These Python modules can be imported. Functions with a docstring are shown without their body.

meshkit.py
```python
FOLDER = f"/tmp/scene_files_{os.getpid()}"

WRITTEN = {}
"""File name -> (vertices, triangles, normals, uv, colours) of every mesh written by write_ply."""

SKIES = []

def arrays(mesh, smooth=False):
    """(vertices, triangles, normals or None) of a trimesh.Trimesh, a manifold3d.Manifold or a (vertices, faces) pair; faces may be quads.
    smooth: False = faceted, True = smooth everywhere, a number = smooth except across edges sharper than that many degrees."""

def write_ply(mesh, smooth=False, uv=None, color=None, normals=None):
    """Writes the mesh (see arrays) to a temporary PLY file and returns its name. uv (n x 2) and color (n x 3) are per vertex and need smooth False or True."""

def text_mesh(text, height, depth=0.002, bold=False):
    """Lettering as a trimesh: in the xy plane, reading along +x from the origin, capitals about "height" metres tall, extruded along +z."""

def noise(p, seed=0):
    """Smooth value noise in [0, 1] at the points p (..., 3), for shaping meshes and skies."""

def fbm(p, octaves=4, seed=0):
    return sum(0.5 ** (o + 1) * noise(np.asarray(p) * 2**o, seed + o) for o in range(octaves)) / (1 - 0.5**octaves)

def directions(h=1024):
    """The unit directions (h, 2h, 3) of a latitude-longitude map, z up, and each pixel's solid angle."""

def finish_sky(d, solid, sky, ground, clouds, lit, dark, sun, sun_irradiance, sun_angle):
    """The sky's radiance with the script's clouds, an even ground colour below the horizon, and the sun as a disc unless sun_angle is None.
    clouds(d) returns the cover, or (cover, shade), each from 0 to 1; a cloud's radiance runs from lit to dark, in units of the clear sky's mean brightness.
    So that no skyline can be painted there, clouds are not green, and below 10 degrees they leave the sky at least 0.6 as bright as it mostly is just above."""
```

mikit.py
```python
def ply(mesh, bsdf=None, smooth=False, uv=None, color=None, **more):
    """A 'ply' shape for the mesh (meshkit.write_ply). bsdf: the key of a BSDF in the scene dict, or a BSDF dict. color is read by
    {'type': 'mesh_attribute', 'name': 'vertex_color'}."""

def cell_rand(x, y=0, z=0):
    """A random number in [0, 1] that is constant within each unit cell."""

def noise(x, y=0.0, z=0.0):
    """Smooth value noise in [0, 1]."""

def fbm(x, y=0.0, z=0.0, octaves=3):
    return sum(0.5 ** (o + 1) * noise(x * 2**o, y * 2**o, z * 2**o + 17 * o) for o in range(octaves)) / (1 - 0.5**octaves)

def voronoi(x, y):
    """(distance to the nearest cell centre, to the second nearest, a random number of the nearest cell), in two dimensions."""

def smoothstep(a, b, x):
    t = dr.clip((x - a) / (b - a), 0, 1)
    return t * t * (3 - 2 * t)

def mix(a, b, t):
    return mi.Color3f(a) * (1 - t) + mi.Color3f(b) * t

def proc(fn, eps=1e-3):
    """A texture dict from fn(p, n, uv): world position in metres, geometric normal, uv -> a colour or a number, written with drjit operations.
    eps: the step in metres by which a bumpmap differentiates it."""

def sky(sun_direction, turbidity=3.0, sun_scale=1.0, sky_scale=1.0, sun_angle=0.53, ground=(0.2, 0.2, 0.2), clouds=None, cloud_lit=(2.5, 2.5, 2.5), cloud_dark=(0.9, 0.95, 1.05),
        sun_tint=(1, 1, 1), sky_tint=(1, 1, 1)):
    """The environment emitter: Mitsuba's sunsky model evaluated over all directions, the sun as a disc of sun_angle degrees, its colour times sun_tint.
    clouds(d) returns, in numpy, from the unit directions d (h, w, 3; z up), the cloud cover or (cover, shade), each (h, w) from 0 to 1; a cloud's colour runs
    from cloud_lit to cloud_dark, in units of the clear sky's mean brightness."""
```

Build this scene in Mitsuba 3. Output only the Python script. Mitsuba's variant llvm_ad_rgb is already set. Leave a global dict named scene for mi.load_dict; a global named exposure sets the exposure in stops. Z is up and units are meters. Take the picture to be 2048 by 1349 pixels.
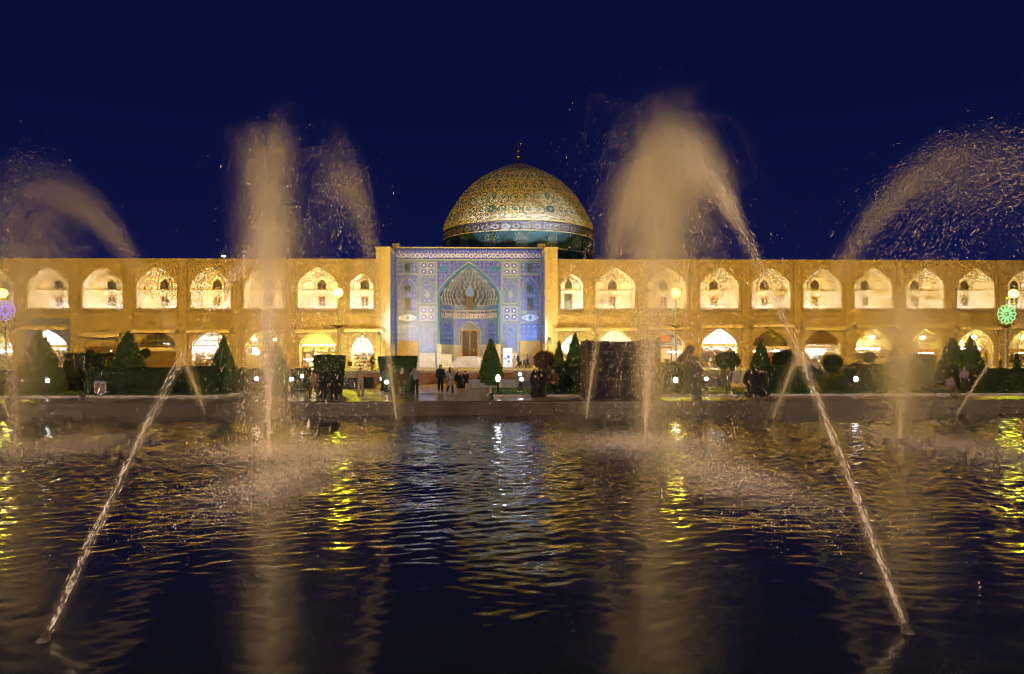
import math, random
import numpy as np, trimesh, manifold3d as m3
import drjit as dr, mitsuba as mi, mikit, meshkit
from shapely.geometry import Polygon, box as sbox
from shapely import affinity
from shapely.ops import unary_union

T = mi.ScalarTransform4f
scene, labels = {}, {}
rng = np.random.default_rng(7)

# ---------------------------------------------------------------- camera, sky, exposure
F, CX, HORIZON, EYE, YAW = 1600.0, 1024.0, 722.0, 2.1, math.radians(1.75)
fwd = np.array([math.sin(YAW), math.cos(YAW), 0.0])
side = np.array([math.cos(YAW), -math.sin(YAW), 0.0])
ROLL = math.radians(0.11)
scene['camera'] = {
    'type': 'perspective', 'fov': math.degrees(2 * math.atan(1024 / F)), 'fov_axis': 'x',
    'to_world': T().look_at(origin=[0, 0, EYE], target=[float(fwd[0]), float(fwd[1]), EYE],
                            up=[float(side[0] * math.sin(ROLL)), float(side[1] * math.sin(ROLL)), math.cos(ROLL)]),
    'principal_point_offset_y': -(HORIZON - 674.5) / 1349.0,
    'near_clip': 0.1, 'far_clip': 2000.0}
exposure = 0.0
scene['sky'] = mikit.sky((0.2, -0.9, 0.35), sun_scale=0.0, sky_scale=1.0, ground=(0.02, 0.02, 0.02),
                         clouds=lambda d: (1.0 + 0 * d[..., 2], np.exp(-4.0 * np.clip(d[..., 2], 0, 1))),
                         cloud_lit=(0.05, 0.13, 1.25), cloud_dark=(0.25, 0.33, 2.45), sky_tint=(0.06, 0.12, 0.7))
scene['sky']['sampling_weight'] = 0.6


def at(px, py, Y):
    """the point of the upright plane Y that stands at this place of the photograph (survey of the photograph)"""
    u = (px - CX) / F
    d = fwd + u * side
    s = Y / d[1]
    return np.array([d[0] * s, Y, EYE + (HORIZON - py) / F * s])


def ground_at(px, py, z=0.0):
    u = (px - CX) / F
    s = (z - EYE) / ((HORIZON - py) / F)
    d = fwd + u * side
    return np.array([d[0] * s, d[1] * s, z])


# ---------------------------------------------------------------- helpers
def numbered(key):
    if not any(k == key or k.startswith(key + '__') for k in scene) and key not in labels:
        return key
    n = 1
    while any(k == f'{key}_{n:03d}' or k.startswith(f'{key}_{n:03d}__') for k in scene) or f'{key}_{n:03d}' in labels:
        n += 1
    return f'{key}_{n:03d}'


USED = {}


def fresh(key):
    n = USED.get(key, 0)
    USED[key] = n + 1
    return key if n == 0 else f'{key}_{n:03d}'


def thing(name, label, cat, group=None, kind=None):
    k = fresh(name)
    labels[k] = {'label': label}
    if cat:
        labels[k]['category'] = cat
    if group:
        labels[k]['group'] = group
    if kind:
        labels[k]['kind'] = kind
    return k


def part(parent, name, mesh, bsdf, smooth=False, label=None, kind=None, **kw):
    k = fresh(f'{parent}__{name}')
    scene[k] = mikit.ply(mesh, bsdf, smooth=smooth, **kw) if not isinstance(mesh, dict) else dict(mesh)
    if label or kind:
        labels[k] = {}
        if label:
            labels[k]['label'] = label
        if kind:
            labels[k]['kind'] = kind
    return k


def single(name, mesh, bsdf, label, cat=None, kind=None, group=None, smooth=False, **kw):
    k = thing(name, label, cat, group, kind)
    scene[k] = mikit.ply(mesh, bsdf, smooth=smooth, **kw)
    return k


def glow(key, rgb, weight=1.0):
    scene[key]['emitter'] = {'type': 'area', 'radiance': {'type': 'rgb', 'value': [float(c) for c in rgb]}, 'sampling_weight': float(weight)}


class MB:
    def __init__(self):
        self.v, self.f, self.n = [], [], 0

    def add(self, v, f):
        v, f = np.asarray(v, float), np.asarray(f, int)
        if f.shape[1] == 4:
            f = np.vstack([f[:, [0, 1, 2]], f[:, [0, 2, 3]]])
        self.v.append(v)
        self.f.append(f + self.n)
        self.n += len(v)
        return self

    def mesh(self, m):
        return self.add(m.vertices, m.faces)

    def box(self, x0, x1, y0, y1, z0, z1):
        v = [[x, y, z] for x in (x0, x1) for y in (y0, y1) for z in (z0, z1)]
        return self.add(v, [[0, 1, 3], [0, 3, 2], [4, 6, 7], [4, 7, 5], [0, 4, 5], [0, 5, 1], [2, 3, 7], [2, 7, 6], [0, 2, 6], [0, 6, 4], [1, 5, 7], [1, 7, 3]])

    def tube(self, pts, r, n=6, closed=False):
        p = np.asarray(pts, float)
        m = len(p)
        t = np.roll(p, -1, 0) - np.roll(p, 1, 0) if closed else np.gradient(p, axis=0)
        t /= np.linalg.norm(t, axis=1, keepdims=True) + 1e-12
        up = np.where(np.abs(t[:, 2:]) < 0.9, [0, 0, 1.0], [1.0, 0, 0])
        if np.ptp(p[:, 1]) < 1e-6:
            up = np.tile([0, 1.0, 0], (m, 1))
        a = np.cross(t, up)
        a /= np.linalg.norm(a, axis=1, keepdims=True) + 1e-12
        b = np.cross(a, t)
        ang = np.arange(n) * 2 * np.pi / n
        r = np.broadcast_to(r, (m,))
        v = p[:, None] + r[:, None, None] * (np.cos(ang)[None, :, None] * a[:, None] + np.sin(ang)[None, :, None] * b[:, None])
        k = np.arange(m if closed else m - 1)[:, None] * n
        j = np.arange(n)[None]
        k2 = (k + n) % (m * n)
        q = np.stack([k + j, k + (j + 1) % n, k2 + (j + 1) % n, k2 + j], -1).reshape(-1, 4)
        q = q[:, ::-1]
        self.add(v.reshape(-1, 3), q)
        if not closed:
            c = self.n
            self.add(np.vstack([v[0], p[:1]]), [[i, (i + 1) % n, n] for i in range(n)])
            self.add(np.vstack([v[-1], p[-1:]]), [[(i + 1) % n, i, n] for i in range(n)])
        return self

    def prism(self, poly, y0, y1):
        """a polygon of the (x, z) plane pushed from y0 to y1"""
        for g in getattr(poly, 'geoms', [poly]):
            if g.is_empty or g.area < 1e-6:
                continue
            m = trimesh.creation.extrude_polygon(g, y1 - y0, engine='earcut')
            v = np.array(m.vertices)
            self.add(np.stack([v[:, 0], y1 - v[:, 2], v[:, 1]], 1), m.faces)
        return self

    def ring_wall(self, outline, y0, y1, flip=False):
        """the surface swept by an (x, z) line from y0 to y1"""
        o = np.asarray(outline, float)
        n = len(o)
        v = np.vstack([np.stack([o[:, 0], np.full(n, y0), o[:, 1]], 1), np.stack([o[:, 0], np.full(n, y1), o[:, 1]], 1)])
        q = [[i, i + 1, n + i + 1, n + i] for i in range(n - 1)]
        return self.add(v, [x[::-1] for x in q] if flip else q)

    def lathe(self, prof, c=(0, 0, 0), n=24, a0=0.0, a1=2 * math.pi):
        pr = np.asarray(prof, float)
        full = abs(a1 - a0 - 2 * math.pi) < 1e-6
        ang = np.linspace(a0, a1, n, endpoint=not full)
        v = np.stack([pr[:, None, 0] * np.cos(ang), pr[:, None, 0] * np.sin(ang), np.repeat(pr[:, None, 1], n, 1)], -1) + np.array(c)
        m = len(pr)
        f = []
        for i in range(m - 1):
            for j in range(n if full else n - 1):
                k = (j + 1) % n
                f.append([i * n + j, i * n + k, (i + 1) * n + k, (i + 1) * n + j])
        return self.add(v.reshape(-1, 3), f)

    def ball(self, c, r, n=2, scale=(1, 1, 1)):
        m = trimesh.creation.icosphere(subdivisions=n, radius=1.0)
        return self.add(m.vertices * np.array(scale) * r + np.array(c), m.faces)

    def out(self, rotz=0.0, loc=(0, 0, 0)):
        v = np.vstack(self.v)
        if rotz:
            c, s = math.cos(rotz), math.sin(rotz)
            v = v @ np.array([[c, s, 0], [-s, c, 0], [0, 0, 1]])
        return trimesh.Trimesh(v + np.array(loc), np.vstack(self.f), process=False)


def rbox(x0, x1, y0, y1, z0, z1, r=0.03):
    c = [[x, y, z] for x in (x0 + r, x1 - r) for y in (y0 + r, y1 - r) for z in (z0 + r, z1 - r)]
    s = m3.Manifold.sphere(r, 8)
    h = m3.Manifold.batch_hull([s.translate(p) for p in c]).to_mesh()
    return trimesh.Trimesh(h.vert_properties[:, :3], h.tri_verts, process=False)


def arch_line(cx, w, z0, zs, za, n=14, k=0.5):
    """outline (open at the foot) of a pointed four-centred arch"""
    u = np.cos(np.linspace(0, np.pi / 2, n))
    h = (za - zs) * ((1 - k) * np.sqrt(1 - u * u) + k * (1 - u))
    right = np.stack([cx + u * w / 2, zs + h], 1)
    left = np.stack([cx - u[::-1][1:] * w / 2, zs + h[::-1][1:]], 1)
    return np.vstack([[[cx + w / 2, z0]], right, left, [[cx - w / 2, z0]]])


def arch_poly(*a, **k):
    return Polygon(arch_line(*a, **k))


def P3(line, y):
    l = np.asarray(line)
    return np.stack([l[:, 0], np.full(len(l), y), l[:, 1]], 1)


# ---------------------------------------------------------------- materials
def two(b):
    return {'type': 'twosided', 'bsdf': b}


def rgb(*c):
    return {'type': 'rgb', 'value': list(c)}


def plain(name, c, rough=0.8, metal=0.0, spec=0.3):
    scene[name] = two({'type': 'principled', 'base_color': rgb(*c) if not isinstance(c, dict) else c, 'roughness': rough, 'metallic': metal, 'specular': spec})


def tri(a):
    return dr.abs(a - dr.floor(a) - 0.5) * 2


def line_at(x, w):
    """1 near whole numbers of x"""
    d = dr.abs(x - dr.round(x))
    return 1 - mikit.smoothstep(w * 0.5, w, d)


def scroll(u, v, turns=2.2, w=0.13):
    """mirrored spiral tendrils with a flower at each heart, one per unit cell: (tendril, flower)"""
    iu, iv = dr.floor(u), dr.floor(v)
    a, b = u - iu - 0.5, v - iv - 0.5
    par = iu + iv - 2 * dr.floor((iu + iv) * 0.5)
    a = dr.select(par > 0.5, -a, a)
    r = dr.sqrt(a * a + b * b) + 1e-5
    th = dr.atan2(b, a) / (2 * math.pi)
    s = th + turns * r * 2
    ln = line_at(s, w) * mikit.smoothstep(0.62, 0.5, r)
    buds = mikit.smoothstep(0.5, 0.75, dr.sin(6 * math.pi * 2 * th + 9 * r) * dr.sin(24 * r))
    fl = 1 - mikit.smoothstep(0.09, 0.13, r)
    return dr.maximum(ln, 0.8 * buds), fl


def brick_fn(p, n, uv):
    flat = dr.abs(n.y) > dr.abs(n.x)
    u = dr.select(flat, p.x, p.y)
    row = dr.floor(p.z / 0.075)
    off = 0.5 * (row - 2 * dr.floor(row * 0.5))
    c = u / 0.24 + off
    tone = mikit.cell_rand(dr.floor(c), row, 3)
    mort = dr.maximum(line_at(p.z / 0.075, 0.10), line_at(c, 0.035))
    big = mikit.fbm(u * 0.35, p.z * 0.5, 1.0, octaves=4)
    stain = mikit.smoothstep(0.5, 0.75, mikit.fbm(u * 0.9, p.z * 0.12, 7.0))
    k = (0.85 + 0.25 * tone) * (0.82 + 0.36 * big) * (1 - 0.15 * stain)
    return mikit.mix(mikit.mix((0.22, 0.18, 0.13), (0.34, 0.285, 0.215), tone) * k, (0.40, 0.33, 0.22), mort * 0.35)


scene['brick'] = two({'type': 'principled', 'base_color': mikit.proc(brick_fn), 'roughness': 0.9, 'specular': 0.15})


def pale_fn(p, n, uv):
    flat = dr.abs(n.y) > dr.abs(n.x)
    u = dr.select(flat, p.x, p.y)
    row = dr.floor(p.z / 0.09)
    tone = mikit.cell_rand(dr.floor(u / 0.3 + 0.5 * row), row, 5)
    big = mikit.fbm(u * 0.5, p.z * 0.3, 3.0, octaves=4)
    streak = mikit.smoothstep(0.5, 0.8, mikit.fbm(u * 1.6, p.z * 0.15, 11.0))
    return mikit.mix((0.36, 0.30, 0.17), (0.50, 0.44, 0.27), 0.5 * tone + 0.7 * big - 0.2) * (1 - 0.25 * streak)


scene['pale_brick'] = two({'type': 'principled', 'base_color': mikit.proc(pale_fn), 'roughness': 0.85, 'specular': 0.2})


def plaster_fn(p, n, uv):
    big = mikit.fbm(p.x * 0.8 + p.y, p.z * 0.7, p.y * 0.6, octaves=4)
    streak = mikit.smoothstep(0.55, 0.8, mikit.fbm(p.x * 2.5, p.z * 0.3, 2.0))
    return mikit.mix((0.66, 0.62, 0.50), (0.80, 0.77, 0.68), big) * (1 - 0.12 * streak)


scene['plaster'] = two({'type': 'principled', 'base_color': mikit.proc(plaster_fn), 'roughness': 0.8, 'specular': 0.2})


def wood_fn(p, n, uv):
    g = mikit.fbm(p.x * 9, p.z * 0.9, p.y * 9, octaves=3)
    return mikit.mix((0.055, 0.032, 0.016), (0.13, 0.08, 0.04), g)


scene['wood'] = two({'type': 'principled', 'base_color': mikit.proc(wood_fn), 'roughness': 0.55, 'specular': 0.35})
plain('yellow_wood', (0.45, 0.29, 0.07), 0.5)
plain('dark_wood', (0.09, 0.05, 0.025), 0.6)
plain('rib', (0.17, 0.13, 0.085), 0.85)
plain('dark_glass', (0.035, 0.03, 0.03), 0.15, 0.0, 0.6)
plain('iron', (0.045, 0.042, 0.04), 0.5, 0.3)
plain('galvanised', (0.35, 0.35, 0.34), 0.45, 0.6)
plain('white_paint', (0.72, 0.71, 0.68), 0.55)
plain('rail_tile', (0.12, 0.12, 0.13), 0.5)


def canvas_fn(p, n, uv):
    return mikit.mix((0.40, 0.35, 0.26), (0.62, 0.57, 0.46), mikit.fbm(p.x * 1.1, p.z * 3, p.y * 2))


scene['canvas'] = two({'type': 'principled', 'base_color': mikit.proc(canvas_fn), 'roughness': 0.9, 'specular': 0.1})


def floral(ground, line, flower, cell=0.7, second=None, lw=0.13, density=1.0):
    def fn(p, n, uv):
        flat = dr.abs(n.y) > dr.abs(n.x)
        u = dr.select(flat, p.x + 2.55, p.y) / cell
        v = p.z / cell
        t1, f1 = scroll(u, v, w=lw)
        t2, f2 = scroll(u * 2.3 + 0.4, v * 2.3 + 0.2, w=lw * 1.2)
        g = mi.Color3f(ground) * (0.75 + 0.5 * mikit.noise(u * 9, v * 9))
        c = mikit.mix(g, line, dr.minimum(1, t1 * 0.9 + 0.55 * t2) * density)
        c = mikit.mix(c, flower, f1)
        return mikit.mix(c, second or flower, f2 * 0.8)
    return two({'type': 'principled', 'base_color': mikit.proc(fn), 'roughness': 0.3, 'specular': 0.5})


scene['tile_blue'] = floral((0.014, 0.03, 0.33), (0.18, 0.26, 0.50), (0.60, 0.60, 0.50), 0.72, (0.12, 0.45, 0.50), lw=0.15)
scene['tile_violet'] = floral((0.022, 0.033, 0.33), (0.15, 0.20, 0.48), (0.16, 0.42, 0.50), 0.6, (0.45, 0.45, 0.5), lw=0.15)
scene['tile_pale'] = floral((0.18, 0.25, 0.34), (0.035, 0.06, 0.36), (0.10, 0.28, 0.50), 0.62, (0.45, 0.45, 0.25), lw=0.17)


def frieze_fn(p, n, uv):
    u = (p.x + 2.55) / 0.62
    v = (p.z - 16.83) / 0.62
    iu = dr.floor(u)
    a = u - iu - 0.5
    # tall upright strokes and swinging bowls of a band of script over a fine scroll
    st = line_at(u * 3.1 + 0.35 * dr.sin(v * 2.3 + iu), 0.14) * mikit.smoothstep(0.95, 0.7, dr.abs(v + 0.35 * (mikit.cell_rand(iu, 1) - 0.5)))
    bowl = 1 - mikit.smoothstep(0.06, 0.11, dr.abs(dr.sqrt(a * a + dr.square(v + 0.25)) - 0.33 - 0.1 * mikit.cell_rand(iu, 5)))
    t2, f2 = scroll(u * 2.2, v * 2.2)
    c = mikit.mix((0.030, 0.045, 0.46), (0.14, 0.22, 0.62), 0.8 * t2)
    return mikit.mix(c, (0.62, 0.66, 0.72), dr.minimum(1, 0.75 * st + 0.9 * bowl) * mikit.smoothstep(0.95, 0.85, dr.abs(v)))


scene['tile_frieze'] = two({'type': 'principled', 'base_color': mikit.proc(frieze_fn), 'roughness': 0.3, 'specular': 0.5})


def cream_fn(p, n, uv):
    flat = dr.abs(n.y) > dr.abs(n.x)
    u = dr.select(flat, p.x + 2.55, p.y)
    k = mikit.noise(u * 7, p.z * 7, 1.0)
    d = dr.maximum(line_at(u * 2.0 + p.z * 2.0, 0.10), line_at(u * 2.0 - p.z * 2.0, 0.10))
    return mikit.mix(mikit.mix((0.12, 0.17, 0.21), (0.21, 0.27, 0.31), k), (0.05, 0.12, 0.30), d * 0.6)


scene['tile_cream'] = two({'type': 'principled', 'base_color': mikit.proc(cream_fn), 'roughness': 0.4, 'specular': 0.4})
plain('tile_edge', (0.25, 0.32, 0.33), 0.4)
plain('turquoise', (0.015, 0.17, 0.32), 0.25, 0.0, 0.5)
plain('drum_rim', (0.055, 0.12, 0.14), 0.35)
plain('cobalt', (0.03, 0.05, 0.38), 0.3, 0.0, 0.5)


def rosette_fn(p, n, uv):
    # four flowers of eight petals on a pale ground, uv runs over the panel
    a, b = dr.abs(uv.x - 0.5) - 0.24, dr.abs(uv.y - 0.5) - 0.24
    r = dr.sqrt(a * a + b * b)
    th = dr.atan2(b, a)
    pet = mikit.smoothstep(0.19 + 0.035 * dr.cos(8 * th), 0.165 + 0.035 * dr.cos(8 * th), r)
    eye = mikit.smoothstep(0.09, 0.07, r)
    c0 = dr.maximum(dr.abs(uv.x - 0.5), dr.abs(uv.y - 0.5))
    cross = mikit.smoothstep(0.035, 0.02, dr.minimum(dr.abs(uv.x - 0.5), dr.abs(uv.y - 0.5)))
    t, f = scroll(uv.x * 5, uv.y * 5)
    g = mikit.mix((0.28, 0.33, 0.36), (0.10, 0.15, 0.46), 0.7 * t)
    c = mikit.mix(g, (0.07, 0.08, 0.42), pet)
    c = mikit.mix(c, (0.62, 0.66, 0.70), eye)
    c = mikit.mix(c, (0.30, 0.48, 0.22), cross * (1 - pet) * mikit.smoothstep(0.25, 0.2, c0))
    return c


scene['tile_rosette'] = two({'type': 'principled', 'base_color': mikit.proc(rosette_fn), 'roughness': 0.3, 'specular': 0.5})


def cartouche_fn(p, n, uv):
    a, b = (uv.x - 0.5), (uv.y - 0.5)
    d = dr.abs(a) * 1.05 + dr.square(b) * 1.8
    inside = mikit.smoothstep(0.46, 0.44, d)
    mid = mikit.smoothstep(0.15, 0.13, dr.abs(a) * 1.4 + dr.abs(b) * 0.35)
    sid = mikit.smoothstep(0.075, 0.06, dr.sqrt(dr.square(dr.abs(a) - 0.28) + dr.square(b * 0.45)))
    t, f = scroll(uv.x * 8, uv.y * 3.4)
    c = mikit.mix((0.10, 0.14, 0.40), (0.58, 0.60, 0.56), inside)
    c = mikit.mix(c, (0.16, 0.24, 0.48), 0.6 * t)
    c = mikit.mix(c, (0.05, 0.16, 0.45), mid)
    return mikit.mix(c, (0.05, 0.22, 0.48), sid)


scene['tile_cartouche'] = two({'type': 'principled', 'base_color': mikit.proc(cartouche_fn), 'roughness': 0.3, 'specular': 0.5})


def script_band_fn(p, n, uv):
    u, v = uv.x * 22, uv.y
    iu = dr.floor(u)
    a = u - iu - 0.5
    st = line_at(u * 2.3 + 0.3 * dr.sin(v * 6 + iu), 0.15) * mikit.smoothstep(0.08, 0.16, v) * mikit.smoothstep(0.95, 0.8, v - 0.25 * mikit.cell_rand(iu, 3))
    bowl = 1 - mikit.smoothstep(0.07, 0.12, dr.abs(dr.sqrt(a * a + dr.square((v - 0.35) * 1.3)) - 0.3))
    k = dr.minimum(1, st + bowl) * mikit.smoothstep(0.02, 0.06, v) * mikit.smoothstep(0.98, 0.94, v)
    edge = dr.maximum(mikit.smoothstep(0.07, 0.04, v), mikit.smoothstep(0.93, 0.96, v))
    return mikit.mix(mikit.mix((0.035, 0.035, 0.09), (0.58, 0.56, 0.50), k), (0.55, 0.52, 0.42), edge)


scene['script_band'] = two({'type': 'principled', 'base_color': mikit.proc(script_band_fn), 'roughness': 0.35, 'specular': 0.4})


def muq_fn(p, n, uv):
    # uv.x counts cells, uv.y runs up one tier
    a, v = uv.x - dr.floor(uv.x) - 0.5, uv.y
    arch = dr.abs(a) - 0.46 * dr.sqrt(dr.maximum(0, 1 - v))
    rim = 1 - mikit.smoothstep(0.03, 0.07, dr.abs(arch))
    inside = mikit.smoothstep(0.02, -0.04, arch)
    t, f = scroll(uv.x * 2, uv.y * 2.0 + 0.5)
    k = mikit.noise(p.x * 6, p.y * 6, p.z * 6)
    c = mikit.mix((0.08, 0.09, 0.11), (0.16, 0.17, 0.18), k)
    c = mikit.mix(c, (0.10, 0.10, 0.16), 0.55 * t * inside)
    c = mikit.mix(c, (0.20, 0.27, 0.42), f * inside * 0.8)
    return mikit.mix(c, (0.52, 0.52, 0.46), rim * 0.9)


scene['muqarnas'] = two({'type': 'principled', 'base_color': mikit.proc(muq_fn), 'roughness': 0.4, 'specular': 0.4})


def marble_fn(p, n, uv):
    k = mikit.fbm(p.x * 1.2 + 2 * mikit.noise(p.z * 2, p.y), p.z * 2.4, p.y * 1.2, octaves=4)
    j = dr.maximum(line_at(p.x / 1.1, 0.012), line_at(p.z / 0.8, 0.014))
    return mikit.mix((0.34, 0.28, 0.13), (0.58, 0.53, 0.34), k) * (1 - 0.5 * j)


scene['marble'] = two({'type': 'principled', 'base_color': mikit.proc(marble_fn), 'roughness': 0.35, 'specular': 0.4})


def stone_fn(p, n, uv):
    k = mikit.fbm(p.x * 1.5, p.y * 1.5, p.z * 3, octaves=4)
    return mikit.mix((0.36, 0.34, 0.29), (0.56, 0.54, 0.48), k)


scene['stone'] = two({'type': 'principled', 'base_color': mikit.proc(stone_fn), 'roughness': 0.6, 'specular': 0.3})

DOME = np.array([4.95, 128.0])


def dome_fn(p, n, uv):
    ph = dr.atan2(p.x - DOME[0], 128.0 - p.y) / (2 * math.pi)
    z = p.z - 22.4
    R = dr.sqrt(dr.square(p.x - DOME[0]) + dr.square(p.y - DOME[1]))
    # meridian repeats: 16 medallion axes, cells keep their shape as the dome narrows
    u = ph * 40
    v = z / 1.9
    t1, f1 = scroll(u, v + 0.5, turns=1.25, w=0.13)
    t2, f2 = scroll(ph * 96 + 0.5, z * 1.28 + 0.3, turns=0.7, w=0.16)
    k = mikit.fbm(p.x * 3, p.y * 3, p.z * 3)
    c = mikit.mix((0.44, 0.44, 0.30), (0.56, 0.56, 0.41), k)
    c = mikit.mix(c, (0.22, 0.22, 0.14), 0.4 * t2)
    c = mikit.mix(c, (0.03, 0.035, 0.05), 0.85 * t1)
    bud = mikit.cell_rand(dr.floor(ph * 96 + 0.5), dr.floor(z * 1.28 + 0.3), 4)
    c = mikit.mix(c, dr.select(bud > 0.6, mi.Color3f(0.015, 0.02, 0.06), mi.Color3f(0.66, 0.62, 0.40)), f2)
    c = mikit.mix(c, (0.05, 0.22, 0.24), f1)
    # turquoise flowers in dark hearts on every fourth axis
    a = u / 5 - dr.floor(u / 5) - 0.5
    for zc, rr in ((2.0, 0.048), (4.3, 0.034), (6.6, 0.026)):
        q = dr.sqrt(dr.square(a) + dr.square((z - zc) * 0.105))
        th = dr.atan2((z - zc) * 0.105, a)
        petal = rr * (1 + 0.16 * dr.cos(8 * th))
        c = mikit.mix(c, (0.02, 0.025, 0.05), mikit.smoothstep(petal * 1.35, petal * 1.2, q))
        c = mikit.mix(c, (0.05, 0.27, 0.33), mikit.smoothstep(petal * 1.0, petal * 0.9, q))
        c = mikit.mix(c, (0.55, 0.52, 0.36), mikit.smoothstep(petal * 0.4, petal * 0.3, q))
    # the hem
    hem = mikit.smoothstep(0.42, 0.34, z)
    c = mikit.mix(c, (0.42, 0.38, 0.18), hem * (1 - line_at(ph * 160, 0.2) * 0.5))
    return c


scene['dome_tile'] = two({'type': 'principled', 'base_color': mikit.proc(dome_fn), 'roughness': 0.8, 'specular': 0.1})


def drum_fn(p, n, uv):
    ph = dr.atan2(p.x - DOME[0], 128.0 - p.y) / (2 * math.pi)
    z = p.z
    u = ph * 48
    iu = dr.floor(u)
    a = u - iu - 0.5
    v = (z - 21.85) / 0.65
    st = line_at(u * 2.7 + 0.3 * dr.sin(v * 2.6 + iu), 0.15) * mikit.smoothstep(0.95, 0.7, dr.abs(v))
    bowl = 1 - mikit.smoothstep(0.07, 0.13, dr.abs(dr.sqrt(a * a + dr.square(v * 0.7 + 0.2)) - 0.3))
    band = mikit.mix((0.03, 0.035, 0.08), (0.17, 0.17, 0.19), dr.minimum(1, 0.8 * st + 0.9 * bowl))
    t, f = scroll(ph * 110, z * 1.5)
    low = mikit.mix((0.006, 0.028, 0.055), (0.03, 0.085, 0.11), 0.8 * t)
    # white kufic strokes between the windows
    kx, kz = dr.floor(ph * 290), dr.floor(z / 0.26)
    kuf = dr.select((mikit.cell_rand(kx, kz, 9) > 0.62), 1.0, 0.0)
    w = ph * 16 - dr.floor(ph * 16)
    zone = mikit.smoothstep(0.30, 0.33, dr.abs(w - 0.5)) * mikit.smoothstep(18.9, 19.0, z) * mikit.smoothstep(20.75, 20.65, z)
    low = mikit.mix(low, (0.16, 0.24, 0.26), kuf * zone)
    c = dr.select(z > 21.1, band, low)
    edge = dr.maximum(line_at((z - 21.1) / 4, 0.02), line_at((z - 22.55) / 4, 0.02))
    return mikit.mix(c, (0.55, 0.52, 0.40), edge)


scene['drum_tile'] = two({'type': 'principled', 'base_color': mikit.proc(drum_fn), 'roughness': 0.65, 'specular': 0.25})
plain('gold', (0.75, 0.52, 0.16), 0.3, 1.0)


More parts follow.
